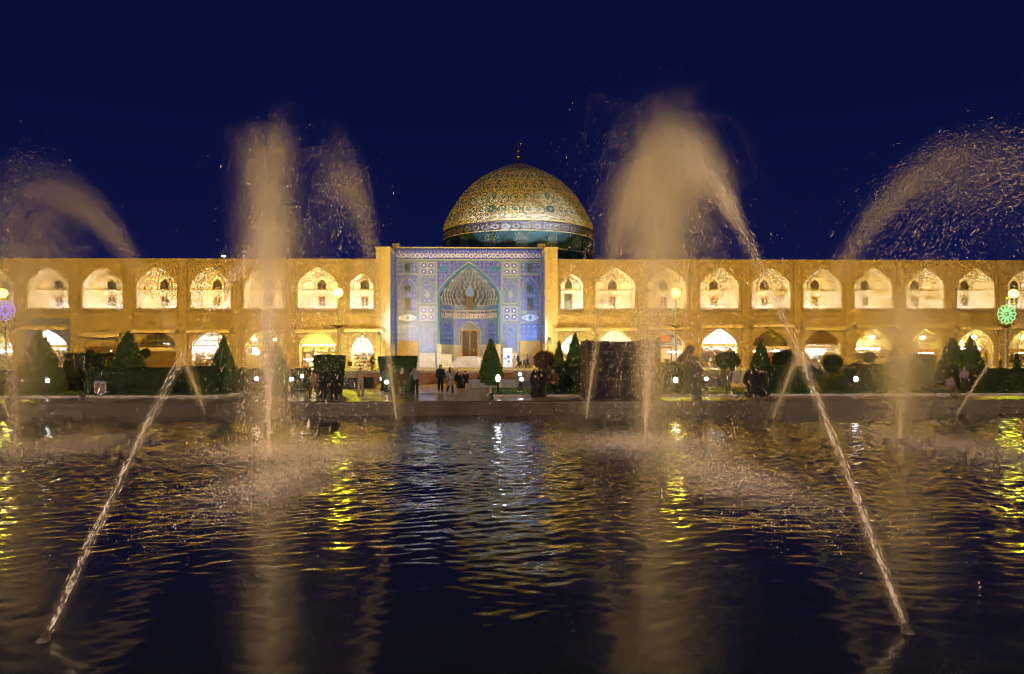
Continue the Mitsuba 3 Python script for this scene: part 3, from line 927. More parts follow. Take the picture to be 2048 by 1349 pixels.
        for dx in (-1.3, 1.3):
            part(s, 'sign_board', rbox(cx + dx - 0.75, cx + dx + 0.75, WALL_Y + 0.48, WALL_Y + 0.58, 3.35, 3.62, 0.02), 'dark_wood')
        for dx in (-1.9, 1.0):
            lamp('small_spot', MB().ball((cx + dx, WALL_Y + 0.40, 3.50), 0.05, 1).out(), np.array((1, 0.9, 0.8)) * 30, 0.05)
    elif kind == 'dark_panel':
        grid('rib', 6, 3, 4.1, 0.08)
        part(s, 'pane', MB().prism(rl.buffer(-0.02), yg + 0.1, yg + 0.13).out(), 'dark_glass')
        part(s, 'roller_shutter', MB().box(cx - w / 2 + 0.05, cx + w / 2 - 0.05, WALL_Y + 0.62, WALL_Y + 0.7, TERR_Z + 0.02, 3.4).out(), 'wood')
        part(s, 'fascia', MB().box(cx - w / 2, cx + w / 2, WALL_Y + 0.55, WALL_Y + 0.68, 3.45, 3.95).out(), 'canvas')
        for dx in (0.9, 1.4):
            lamp('small_spot', MB().ball((cx + dx, WALL_Y + 0.45, 4.55 - 0.12 * dx), 0.05, 1).out(), np.array((1, 0.9, 0.8)) * 30, 0.05)


def awning(wing, cx, w, z, depth=0.9, sag=0.0, scallop=False):
    m = MB()
    n = 24
    xs = np.linspace(cx - w / 2, cx + w / 2, n + 1)
    dz = sag * (1 - ((xs - cx) / (w / 2)) ** 2)
    y0, y1 = WALL_Y - 0.02, WALL_Y - depth
    hem = 0.34 + (0.06 * np.abs(np.sin(np.linspace(0, np.pi * 12, n + 1))) if scallop else 0.015 * np.sin(xs * 3))
    rows = [np.stack([xs, np.full(n + 1, y0), np.full(n + 1, z + 0.18)], 1), np.stack([xs, np.full(n + 1, y1), z - dz], 1), np.stack([xs, np.full(n + 1, y1 - 0.02), z - dz - hem], 1)]
    v = np.vstack(rows + [r + [0, 0.03, -0.02] for r in rows[::-1]])
    q = []
    for r in range(5):
        for i in range(n):
            q.append([r * (n + 1) + i, r * (n + 1) + i + 1, (r + 1) * (n + 1) + i + 1, (r + 1) * (n + 1) + i])
    m.add(v, q)
    a = part(wing, 'awning', m.out(), 'canvas')
    for s in (-1, 1):
        xx = cx + s * (w / 2 - 0.04)
        part(a, 'arm', MB().tube([[xx, WALL_Y + 0.0, z - 0.9], [xx, y1 + 0.03, z - 0.06]], 0.025, 5).out(), 'iron')


def wing_wall(wing, x0, x1, bays, narrow, bsdf='brick'):
    back = sbox(x0, TERR_Z - 0.02, x1, WALL_TOP)
    front = sbox(x0, TERR_Z - 0.02, x1, WALL_TOP)
    for cx in bays:
        back = back.difference(arch_poly(cx, UW, SILL - 0.40, SPRING, APEX, 18)).difference(arch_poly(cx, LW, TERR_Z - 0.1, LSPRING, LAPEX, 14))
        front = front.difference(sbox(cx - 3.02, 8.28, cx + 3.02, WALL_TOP - 0.28)).difference(sbox(cx - 3.02, TERR_Z - 0.1, cx + 3.02, 7.98))
    for cx, w, lw in narrow:
        back = back.difference(arch_poly(cx, w, SILL - 0.40, SPRING + 0.1, APEX - 0.85, 18)).difference(arch_poly(cx, lw, TERR_Z - 0.1, LSPRING - 0.2, 5.75, 14))
        front = front.difference(sbox(cx - w / 2 - 0.3, 8.28, cx + w / 2 + 0.3, WALL_TOP - 0.28)).difference(sbox(cx - w / 2 - 0.3, TERR_Z - 0.1, cx + w / 2 + 0.3, 7.98))
    m = MB().prism(back, WALL_Y + 0.20, WALL_Y + 0.5)
    part(wing, 'wall', m.out(), bsdf)
    part(wing, 'pilaster_frame', MB().prism(front, WALL_Y, WALL_Y + 0.197).out(), bsdf)
    part(wing, 'parapet_coping', MB().box(x0 - 0.02, x1 + 0.02, WALL_Y - 0.06, WALL_Y + 0.56, WALL_TOP + 0.003, WALL_TOP + 0.12).out(), bsdf)
    part(wing, 'roof', MB().box(x0, x1, WALL_Y + 0.57, WALL_Y + 18, WALL_TOP - 0.6, WALL_TOP - 0.4).box(x0, x1, WALL_Y + 17.6, WALL_Y + 18, TERR_Z, WALL_TOP - 0.62).out(), bsdf)
    gm = MB()
    for cx in bays:
        for s_ in (-1, 1):
            gm.box(*sorted((cx + s_ * 3.015, cx + s_ * 2.955)), WALL_Y + 0.15, WALL_Y + 0.196, 8.3, WALL_TOP - 0.3).box(*sorted((cx + s_ * 3.015, cx + s_ * 2.955)), WALL_Y + 0.15, WALL_Y + 0.196, TERR_Z, 7.9)
        gm.box(cx - 2.95, cx + 2.95, WALL_Y + 0.15, WALL_Y + 0.196, 7.90, 7.97).box(cx - 2.95, cx + 2.95, WALL_Y + 0.15, WALL_Y + 0.196, WALL_TOP - 0.35, WALL_TOP - 0.285)
    part(wing, 'panel_joint', gm.out(), 'rib', kind='stuff')
    for cx in bays[:-1]:
        part(wing, 'drain_hole', MB().box(cx + 3.42, cx + 3.58, WALL_Y - 0.03, WALL_Y - 0.003, 12.2, 12.36).out(), 'iron')


left = thing('arcade_wing', 'two storey brick arcade with lit alcoves to the left of the mosque', 'arcade', 'arcade wings beside the mosque')
right = thing('arcade_wing', 'two storey brick arcade with lit alcoves to the right of the mosque', 'arcade', 'arcade wings beside the mosque')
PX0, PX1 = -14.65, 9.30
NL, NR = (-16.6, 3.1, 3.0), (11.25, 3.0, 3.1)
wing_wall(left, -78, PX0, LEFT_BAYS, [NL])
wing_wall(right, PX1, 88, RIGHT_BAYS, [NR])

cream, lime, gold_l = (1.0, 0.90, 0.55), (0.97, 1.0, 0.36), (1.0, 0.93, 0.36)
tints_l = [gold_l, cream, cream, cream, (1, 0.86, 0.40), (1, 0.87, 0.38), (1, 0.82, 0.42), cream]
kinds_l = ['green_lit', 'green_lit', 'white_blaze', 'dark_gable', 'dark_panel', 'red_sign', 'two_lamps', 'gold_tube']
WATT = 900.0
for cx, t, kd in zip(LEFT_BAYS, tints_l, kinds_l):
    upper_alcove(left, cx, UW, t, WATT)
    shop(left, cx, LW, kd)


def narrow_alcove(wing, cx, w, tint, extras=()):
    global SPRING, APEX
    keep = SPRING, APEX
    SPRING, APEX = SPRING + 0.1, APEX - 0.85
    upper_alcove(wing, cx, w, tint, WATT * 0.75, extras)
    SPRING, APEX = keep


def narrow_shop(wing, cx, w, kind):
    global LSPRING, LAPEX
    keep = LSPRING, LAPEX
    LSPRING, LAPEX = LSPRING - 0.2, 5.75
    shop(wing, cx, w, kind)
    LSPRING, LAPEX = keep


narrow_alcove(left, NL[0], NL[1], cream)
narrow_shop(left, NL[0], NL[2], 'white_grid')
narrow_alcove(right, NR[0], NR[1], (1, 0.85, 0.42), ('black',))
narrow_shop(right, NR[0], NR[2], 'white_grid')
tints_r = [cream, gold_l, gold_l, (1, 0.83, 0.32), lime, gold_l, lime, lime, gold_l, gold_l]
kinds_r = ['glass_grid', 'white_arch_trim', 'white_blaze', 'dark_strips', 'draped', 'yellow_lamp', 'yellow_grid', 'yellow_lamp', 'yellow_grid', 'yellow_lamp']
for i, (cx, t, kd) in enumerate(zip(RIGHT_BAYS, tints_r, kinds_r)):
    upper_alcove(right, cx, UW, t, WATT, ('cooler',) if i in (3, 6) else ())
    shop(right, cx, LW, kd)
for i, cx in enumerate(LEFT_BAYS):
    if i == 3:
        awning(left, cx, 5.1, 5.75, 0.7, 0.22)
    elif i != 6:
        awning(left, cx, 5.6 if i != 2 else 6.2, 6.55 if i in (2,) else 6.15, 0.9)
awning(left, NL[0] + 0.3, 4.9, 6.25, 1.0, scallop=True)
awning(right, NR[0], 4.8, 6.35, 1.0)
for i, cx in enumerate(RIGHT_BAYS):
    awning(right, cx, 5.6, (6.35, 6.5, 6.75, 6.85, 6.5, 6.75, 6.7, 6.45, 6.6, 6.6)[i], 0.9, 0.12 if i == 4 else 0.0, scallop=i in (2,))
# tiled spandrels of the white-lit bay on the left
cx = LEFT_BAYS[2]
sp = sbox(cx - 3.0, TERR_Z + 1.6, cx + 3.0, 6.3).difference(arch_poly(cx, LW + 0.1, 0, LSPRING, LAPEX - 0.1, 14)).difference(sbox(cx - 2.6, 0, cx + 2.6, 4.3))
part(left, 'tile_spandrel', MB().prism(sp, WALL_Y + 0.13, WALL_Y + 0.147).out(), 'tile_violet')
part(left, 'tile_band', MB().box(cx - 2.9, cx + 2.9, WALL_Y + 0.13, WALL_Y + 0.147, 6.95, 7.75).out(), 'tile_violet')

# ---------------------------------------------------------------- mosque
PY, AX = 111.0, -2.55           # plane and axis of the portal
mosque = thing('mosque', 'blue tiled mosque portal with a large patterned ochre dome behind it', 'mosque')
IH, ISP, IAP = 4.30, 11.1, 15.6
wall = sbox(AX - 10.3, TERR_Z - 0.02, AX + 10.2, 17.72).difference(arch_poly(AX, 2 * 3.98, 0, ISP, 15.28, 22, k=0.62))
part(mosque, 'portal_wall', MB().prism(wall, PY, PY + 0.6).out(), 'tile_cream')
part(mosque, 'coping', MB().box(AX - 10.3, AX + 10.2, PY - 0.12, PY + 0.9, 17.724, 17.86).out(), 'marble')
part(mosque, 'roof_block', MB().box(AX - 10.3, AX + 10.2, PY + 5.6, PY + 17.2, TERR_Z, 17.5).box(AX - 10.3, AX - 4.7, PY + 0.61, PY + 5.6, 17.0, 17.5).box(AX + 4.7, AX + 10.2, PY + 0.61, PY + 5.6, 17.0, 17.5).box(AX - 4.7, AX + 4.7, PY + 0.61, PY + 5.6, 16.3, 17.5).out(), 'pale_brick')
# projecting side piers with their returns, and the little blocks on top
for s, x0, x1, nm in ((-1, PX0, -12.80, 'left'), (1, 7.62, PX1, 'right')):
    p = part(mosque, 'pier', MB().box(x0, x1, WALL_Y - 0.35, PY + 0.001, TERR_Z - 0.02, 16.95).out(), 'pale_brick')
    part(p, 'pier_cap', MB().box(x0 - 0.08, x1 + 0.08, WALL_Y - 0.43, PY - 0.13, 16.953, 17.12).out(), 'marble')
    part(p, 'corner_block', MB().box(*((x1 - 0.45, x1 + 0.55) if s < 0 else (x0 - 0.55, x0 + 0.55)), PY + 0.95, PY + 2.2, 17.505, 18.5).out(), 'pale_brick')
    xi = x1 if s < 0 else x0
    part(p, 'tile_return', MB().box(*sorted((xi, xi - s * 0.05)), WALL_Y + 0.6, PY - 0.02, 4.4, 16.6).out(), 'tile_blue')
    part(p, 'base_course', MB().box(x0 - 0.07, x1 + 0.07, WALL_Y - 0.43, WALL_Y - 0.353, TERR_Z - 0.01, 3.1).out(), 'marble')
    for z in (9.85, 11.6):
        part(p, 'drain_hole', MB().box((x0 + x1) / 2 - 0.45, (x0 + x1) / 2 - 0.29, WALL_Y - 0.37, WALL_Y - 0.352, z, z + 0.15).out(), 'iron')


def frame_panel(cx, w, z0, z1, bsdf, arch=None, depth=0.07, uvmap=False, name='tile_panel'):
    """a raised pale frame round a panel of tile mosaic, arched or square"""
    poly = sbox(cx - w / 2, z0, cx + w / 2, z1) if arch is None else arch_poly(cx, w, z0, z0 + (z1 - z0) * arch, z1, 12, k=0.6)
    outer = poly if arch is None else poly
    ring = outer.difference(outer.buffer(-0.085, join_style=2))
    inner = outer.buffer(-0.0865, join_style=2)
    if uvmap:
        x0, a0, x1, a1 = inner.bounds
        y = PY - 0.018
        v = np.array([[x0, y, a0], [x1, y, a0], [x1, y, a1], [x0, y, a1]])
        p = part(mosque, name, trimesh.Trimesh(v, [[0, 1, 2], [0, 2, 3]], process=False), bsdf, uv=np.array([[0, 0], [1, 0], [1, 1], [0, 1.0]]))
    else:
        p = part(mosque, name, MB().prism(inner, PY - 0.02, PY - 0.002).out(), bsdf)
    part(p, 'border', MB().prism(ring, PY - depth, PY - 0.002).out(), 'tile_edge')
    return p


# frieze of script under the coping
f = part(mosque, 'script_frieze', MB().box(AX - 10.1, AX + 10.0, PY - 0.05, PY - 0.002, 16.2, 17.46).out(), 'tile_frieze')
for z in (16.06, 17.465):
    part(f, 'border', MB().box(AX - 10.15, AX + 10.05, PY - 0.11, PY - 0.003, z, z + 0.13).out(), 'tile_edge' if z < 17 else 'cobalt')


def lattice(parent, cx, cz, w, h, round_=False):
    poly = affinity.scale(Polygon([(math.cos(a), math.sin(a)) for a in np.linspace(0, 2 * np.pi, 25)[:-1]]), w / 2, h / 2, origin=(0, 0)) if round_ else sbox(-w / 2, -h / 2, w / 2, h / 2)
    poly = affinity.translate(poly, cx, cz)
    holes = []
    d = 0.21
    i = 0
    zz = cz - h / 2
    while zz < cz + h / 2 + d:
        xx = cx - w / 2 - (d / 2 if i % 2 else 0)
        while xx < cx + w / 2 + d:
            holes.append(Polygon([(xx, zz - 0.085), (xx + 0.085, zz), (xx, zz + 0.085), (xx - 0.085, zz)]))
            xx += d
        zz += d / 2
        i += 1
    inner = poly.buffer(-0.06)
    g = poly.difference(unary_union(holes).intersection(inner))
    k = part(parent, 'grille', MB().prism(g, PY - 0.09, PY - 0.03).out(), 'tile_cream')
    part(parent, 'grille_back', MB().prism(poly.buffer(-0.02), PY - 0.028, PY - 0.0215).out(), 'dark_glass')
    ring = poly.buffer(0.09).difference(poly)
    part(parent, 'grille_rim', MB().prism(ring, PY - 0.10, PY - 0.0215).out(), 'turquoise')
    return k


for s in (-1, 1):
    ox, ow = AX + s * 8.49, 2.94
    ix, iw = AX + s * 5.75, 2.24
    p = frame_panel(ox, ow, 14.18, 15.85, 'tile_blue')
    lattice(p, ox, 15.0, 0.82, 1.25)
    frame_panel(ox, ow, 8.91, 14.08, 'tile_violet')
    p = frame_panel(ox, ow - 0.3, 8.96, 13.85, 'tile_blue', 0.62, 0.12, name='arched_tile_panel')
    lattice(p, ox - s * 0.05, 12.1, 1.15, 1.15, True)
    lattice(p, ox, 9.95, 0.95, 1.85)
    frame_panel(ox, ow, 7.50, 8.66, 'tile_cartouche', uvmap=True, name='cartouche_panel')
    frame_panel(ox, ow, 4.92, 7.29, 'tile_blue')
    frame_panel(ix, iw, 13.92, 15.85, 'tile_rosette', uvmap=True, name='rosette_panel')
    frame_panel(ix, iw, 9.95, 13.72, 'tile_pale')
    p = frame_panel(ix, iw - 0.32, 10.06, 13.41, 'tile_blue', 0.66, 0.12, name='arched_tile_panel')
    # pointed star medallion
    star = Polygon([(ix + (0.28 + 0.14 * (k % 2)) * math.cos(a) * (1.0), 11.3 + (0.36 + 0.34 * (k % 2)) * math.sin(a)) for k, a in enumerate(np.linspace(0, 2 * np.pi, 17)[:-1])])
    part(p, 'medallion', MB().prism(star, PY - 0.045, PY - 0.021).out(), 'tile_edge')
    frame_panel(ix, iw, 7.55, 9.68, 'tile_rosette', uvmap=True, name='rosette_panel')
    frame_panel(ix, iw, 3.38, 7.36, 'tile_pale')
    frame_panel(ix, iw - 0.32, 3.45, 6.98, 'tile_blue', 0.68, 0.12, name='arched_tile_panel')
    # stone plinth slabs and the two side doors
    for k in range(2):
        part(mosque, 'plinth_slab', rbox(ix - iw / 2 + k * iw / 2 + 0.01, ix - iw / 2 + (k + 1) * iw / 2 - 0.01, PY - 0.30, PY - 0.002, TERR_Z + 0.003, 3.22, 0.02), 'stone')
    d = part(mosque, 'side_door', MB().prism(sbox(ox - 1.45, TERR_Z + 0.01, ox + 1.45, 4.84).difference(sbox(ox - 1.3, TERR_Z, ox + 1.3, 4.7)), PY - 0.14, PY - 0.002).out(), 'yellow_wood')
    part(d, 'lintel_panel', MB().box(ox - 1.297, ox + 1.297, PY - 0.08, PY - 0.003, 3.6, 4.697).out(), 'yellow_wood')
    for k in range(2):
        part(d, 'leaf', rbox(ox - 1.295 + k * 1.3, ox - 0.01 + k * 1.3, PY - 0.10, PY - 0.003, TERR_Z + 0.02, 3.58, 0.02), 'yellow_wood')

# spandrels and the turquoise rope moulding of the great arch
arch_out = arch_poly(AX, 8.75, 0, ISP, 15.72, 26, k=0.62)
sp = sbox(AX - 4.42, 11.0, AX + 4.42, 15.93).difference(arch_out.buffer(0.12))
part(mosque, 'spandrel', MB().prism(sp, PY - 0.03, PY - 0.002).out(), 'tile_violet')
part(mosque, 'spandrel_border', MB().prism(sbox(AX - 4.52, 4.4, AX + 4.52, 15.99).difference(sbox(AX - 4.42, 4.3, AX + 4.42, 15.93)).union(arch_out.buffer(0.12).difference(arch_out).intersection(sbox(-50, 4.4, 50, 50))), PY - 0.08, PY - 0.002).out(), 'tile_edge')
ln = arch_line(AX, 8.25, 4.4, ISP, 15.45, 26, k=0.62)
part(mosque, 'rope_moulding', MB().tube(P3(ln, PY - 0.06), 0.13, 10).out(), 'turquoise', smooth=40)
for s in (-1, 1):
    for dz in (14.9,):
        rz = Polygon([(AX + s * 3.65 + 0.42 * (1 + 0.2 * math.cos(8 * a)) * math.cos(a), dz + 0.42 * (1 + 0.2 * math.cos(8 * a)) * math.sin(a)) for a in np.linspace(0, 2 * np.pi, 49)[:-1]])
        part(mosque, 'spandrel_boss', MB().prism(rz, PY - 0.06, PY - 0.031).out(), 'turquoise')
    part(mosque, 'arch_pedestal', rbox(AX + s * 4.125 - 0.32, AX + s * 4.125 + 0.32, PY - 0.32, PY + 0.3, TERR_Z + 0.005, 4.4, 0.03), 'marble')

# niche: half octagon plan
plan = np.array([(-3.98, 0.6), (-3.98, 1.6), (-2.35, 4.6), (2.35, 4.6), (3.98, 1.6), (3.98, 0.6)])


def along(t):
    seg = np.linalg.norm(np.diff(plan, axis=0), axis=1)
    c = np.concatenate([[0], np.cumsum(seg)]) / seg.sum()
    return np.stack([np.interp(t, c, plan[:, 0]), np.interp(t, c, plan[:, 1])], -1)


def sweep(z0, z1, off=0.0, n=61):
    q = along(np.linspace(0, 1, n))
    ctr = np.array([0, 0.6])
    dirs = ctr - q
    dirs /= np.linalg.norm(dirs, axis=1, keepdims=True)
    q = q + dirs * off
    v = np.vstack([np.stack([AX + q[:, 0], PY + q[:, 1], np.full(n, z0)], 1), np.stack([AX + q[:, 0], PY + q[:, 1], np.full(n, z1)], 1)])
    uv = np.vstack([np.stack([np.linspace(0, 1, n), np.zeros(n)], 1), np.stack([np.linspace(0, 1, n), np.ones(n)], 1)])
    i = np.arange(n - 1)
    return trimesh.Trimesh(v, np.vstack([np.stack([i, i + 1, n + i + 1], 1), np.stack([i, n + i + 1, n + i], 1)]), process=False), uv


niche = part(mosque, 'niche', sweep(2.7, 10.2)[0], 'tile_cream')
ms, uv = sweep(8.27, 9.29, 0.06)
part(niche, 'script_band', ms, 'script_band', uv=uv)
for z in (8.14, 9.29):
    part(niche, 'band_border', sweep(z, z + 0.12, 0.10)[0], 'tile_edge')
part(niche, 'dado', sweep(2.7, 4.4, 0.08)[0], 'marble')


def on_back(name, poly, bsdf, off=0.03, th=0.03, parent=None):
    return part(parent or niche, name, MB().prism(poly, PY + 4.6 - off - th, PY + 4.6 - off).out(), bsdf)


def on_side(s, poly, bsdf, name='tile_panel', off=0.02):
    """a panel on the slanting side of the niche; the polygon's x runs along that side from the back corner"""
    a, b_ = np.array([s * 2.35, 4.6]), np.array([s * 3.98, 1.6])
    t = (b_ - a) / np.linalg.norm(b_ - a)
    nrm = np.array([-s * abs(t[1]), -abs(t[0])])
    m = trimesh.creation.extrude_polygon(poly, 0.03, engine='earcut')
    v = np.array(m.vertices)
    q = a + v[:, :1] * t + (v[:, 2:] + off) * nrm
    return part(niche, name, trimesh.Trimesh(np.stack([AX + q[:, 0], PY + q[:, 1], v[:, 1]], 1), m.faces, process=False), bsdf)


for s in (-1, 1):
    on_side(s, arch_poly(1.7, 2.3, 4.55, 6.9, 7.95, 10, k=0.6), 'tile_blue')
    on_side(s, arch_poly(1.7, 2.5, 4.45, 6.9, 8.08, 10, k=0.6).difference(arch_poly(1.7, 2.3, 4.4, 6.9, 7.95, 10, k=0.6)), 'tile_edge', 'panel_border')
    on_side(s, arch_poly(1.7, 1.9, 9.45, 9.75, 10.15, 10, k=0.6), 'tile_blue')
    on_back('tile_panel', sbox(min(s * 1.75, s * 2.3) + AX, 4.45, max(s * 1.75, s * 2.3) + AX, 8.1), 'tile_pale')
on_back('door_surround', arch_poly(AX, 3.3, 2.75, 6.4, 7.95, 14, k=0.6).difference(arch_poly(AX, 2.9, 2.7, 6.4, 7.72, 14, k=0.6)), 'tile_edge', 0.03, 0.12)
on_back('door_spandrel', sbox(AX - 1.72, 6.3, AX + 1.72, 8.1).difference(arch_poly(AX, 3.3, 2.75, 6.4, 7.95, 14, k=0.6)), 'tile_blue')
on_back('door_tympanum', arch_poly(AX, 2.88, 6.62, 6.63, 7.7, 12, k=0.6), 'muqarnas', 0.03, 0.05)
door = on_back('door', sbox(AX - 1.24, 2.74, AX + 1.24, 6.6).difference(sbox(AX - 1.08, 2.7, AX + 1.08, 6.44)), 'yellow_wood', 0.03, 0.14)
DB = PY + 4.6
for s in (-1, 1):
    x0, x1 = (AX - 1.075, AX - 0.012) if s < 0 else (AX + 0.012, AX + 1.075)
    holes = unary_union([sbox(x0 + 0.14, z, x1 - 0.14, z + h) for z, h in ((2.95, 0.75), (3.9, 1.35), (5.45, 0.75))])
    part(door, 'leaf', MB().prism(sbox(x0, 2.745, x1, 6.435).difference(holes), DB - 0.13, DB - 0.06).box(x0 + 0.13, x1 - 0.13, DB - 0.095, DB - 0.061, 2.9, 6.3).out(), 'wood')
part(door, 'astragal', MB().box(AX - 0.05, AX + 0.05, DB - 0.17, DB - 0.132, 2.75, 6.43).out(), 'yellow_wood')
# grated window in the back wall over the script band
g = sbox(AX - 0.5, 9.42, AX + 0.5, 11.35)
hl = unary_union([sbox(AX - 0.44 + 0.176 * i + 0.02, 9.5 + 0.18 * j + 0.02, AX - 0.44 + 0.176 * (i + 1) - 0.02, 9.5 + 0.18 * (j + 1) - 0.02) for i in range(5) for j in range(10)])
part(niche, 'window_grate', MB().prism(g.difference(hl), DB - 0.62, DB - 0.52).box(AX - 0.49, AX + 0.49, DB - 0.519, DB - 0.47, 9.43, 11.34).out(), 'rib')
part(niche, 'window_hood', MB().prism(arch_poly(AX, 1.25, 11.36, 12.0, 13.0, 10, k=0.7), DB - 0.95, DB - 0.85).out(), 'tile_pale')

# muqarnas: tiers of small hooded cells, each tier reaching farther in
tiers = 9
zt = np.linspace(9.95, 15.35, tiers + 1)


def half_width(z):
    h = np.clip((z - ISP) / (15.28 - ISP), 0, 1)
    us = np.linspace(0, 1, 200)
    prof = 0.38 * np.sqrt(1 - us ** 2) + 0.62 * (1 - us)
    return np.interp(-h, -prof, us)


for t in range(tiers):
    s0, s1 = half_width(zt[t]) * (1 - 0.018 * t), half_width(zt[t + 1]) * (1 - 0.018 * (t + 1))
    s1 = max(s1, 0.03)
    cells = max(3, int(round(17 * (0.25 + 0.75 * s0))))
    n, mrow = cells * 10 + 1, 9
    tt = np.linspace(0.004, 0.996, n)
    q = along(tt)
    uu = np.linspace(0, cells, n) + 0.5 * (t % 2)
    a = uu - np.floor(uu) - 0.5
    V, UV = [], []
    for r in range(mrow):
        v = r / (mrow - 1)
        inside = np.clip((0.46 * math.sqrt(max(0, 1 - v)) - np.abs(a)) / 0.12, 0, 1)
        hollow = inside * (1 - (a / 0.5) ** 2) * 0.42
        s = s0 + (s1 - s0) * (0.20 * v + 0.80 * v ** 2.2)
        lip = 0.0
        p = np.stack([q[:, 0], q[:, 1] - 0.6], 1) * s
        d = np.stack([q[:, 0], q[:, 1] - 0.6], 1)
        d /= np.linalg.norm(d, axis=1, keepdims=True)
        p = p + d * (hollow[:, None] * (0.5 + 0.5 * s0)) - d * 0.10
        V.append(np.stack([AX + p[:, 0], PY + 0.6 + np.maximum(p[:, 1], -0.55), np.full(n, zt[t] + (zt[t + 1] - zt[t]) * v)], 1))
        UV.append(np.stack([uu, np.full(n, v)], 1))
    i = (np.arange(mrow - 1)[:, None] * n + np.arange(n - 1)[None]).ravel()
    mm = trimesh.Trimesh(np.vstack(V), np.vstack([np.stack([i, i + 1, i + n + 1], 1), np.stack([i, i + n + 1, i + n], 1)]), process=False)
    part(niche, 'muqarnas_tier', mm, 'muqarnas', uv=np.vstack(UV))

# steps up to the door
for i in range(8):
    z1 = 2.74 - 0.196 * i
    y1 = PY + 0.9 - 0.36 * i
    part(mosque, 'step', rbox(AX - 2.25 - 0.02 * i, AX + 2.25 + 0.02 * i, y1 - 0.36, y1 + (3.9 if i == 0 else 0.02), z1 - 0.196 if i < 7 else TERR_Z + 0.004, z1 - 0.004, 0.02), 'stone')
for s in (-1, 1):
    part(mosque, 'step_cheek', rbox(*sorted((AX + s * 2.32, AX + s * 3.75)), PY - 1.2, PY + 0.2, TERR_Z + 0.004, 3.05, 0.03), 'marble')

# dome on its drum
prof = [(11.95, 17.0), (11.95, 21.05), (12.03, 21.08), (12.03, 21.2), (11.95, 21.25), (11.95, 22.35), (12.08, 22.42), (12.02, 22.58)]
drum_p = np.array(prof[:7])
part(mosque, 'drum', MB().lathe(drum_p, (DOME[0], DOME[1], 0), 160).out(), 'drum_tile', smooth=40)
zs = np.array([22.42, 22.8, 23.4, 24.3, 25.2, 27.0, 28.9, 30.6, 31.9, 32.9, 33.45, 33.75])
rs = np.array([12.0, 11.98, 11.90, 11.55, 11.1, 10.05, 8.6, 6.8, 4.75, 2.55, 1.15, 0.02])
from scipy.interpolate import PchipInterpolator
zz = np.linspace(22.42, 33.75, 90)
dm = MB().lathe(np.stack([PchipInterpolator(zs, rs)(zz), zz], 1), (DOME[0], DOME[1], 0), 192)
dome = part(mosque, 'dome', dm.out(), 'dome_tile', smooth=True)
fin = [(0.05, 33.5), (0.30, 33.7), (0.16, 34.0), (0.12, 34.3), (0.36, 34.55), (0.42, 34.75), (0.30, 34.95), (0.10, 35.1), (0.08, 35.3), (0.30, 35.5), (0.33, 35.62), (0.2, 35.78), (0.07, 35.9), (0.06, 36.1), (0.2, 36.25), (0.2, 36.36), (0.06, 36.5), (0.05, 37.0), (0.01, 37.6)]
part(dome, 'finial', MB().lathe(fin, (DOME[0], DOME[1], 0), 16).out(), 'gold', smooth=40)
# lattice windows round the drum
for k in range(16):
    ph = 2 * math.pi * (k + 0.0) / 16
    if abs(((ph + math.pi) % (2 * math.pi)) - math.pi) > 1.9:
        continue
    poly = arch_poly(0, 1.75, 18.75, 19.75, 20.75, 10, k=0.6)
    rim = poly.difference(poly.buffer(-0.16))
    holes = unary_union([affinity.translate(Polygon([(0.13 * math.cos(q_), 0.13 * math.sin(q_)) for q_ in np.linspace(0, 2 * np.pi, 7)[:-1]]), 0.34 * (i - 2) + 0.17 * (j % 2), 18.95 + 0.29 * j) for i in range(6) for j in range(7)])
    lat = poly.buffer(-0.15).difference(holes)
    c, s_ = math.cos(ph), math.sin(ph)

    def bend(mesh, R=11.98):
        v = np.array(mesh.vertices)
        a = ph + v[:, 0] / R
        rr = R - v[:, 1]
        return trimesh.Trimesh(np.stack([DOME[0] + rr * np.sin(a), DOME[1] - rr * np.cos(a), v[:, 2]], 1), mesh.faces, process=False)
    w = part(mosque, 'drum_window', bend(MB().prism(rim, -0.10, 0.05).out()), 'drum_rim')
    part(w, 'lattice', bend(MB().prism(lat, -0.06, 0.02).out()), 'drum_rim')
    part(w, 'pane', bend(MB().prism(poly.buffer(-0.14), 0.0, 0.02).out()), 'dark_glass')


# ---------------------------------------------------------------- lamps that light the place
def aim(o, t):
    return T().look_at(origin=[float(c) for c in o], target=[float(c) for c in t], up=[0, 0.01, 1])


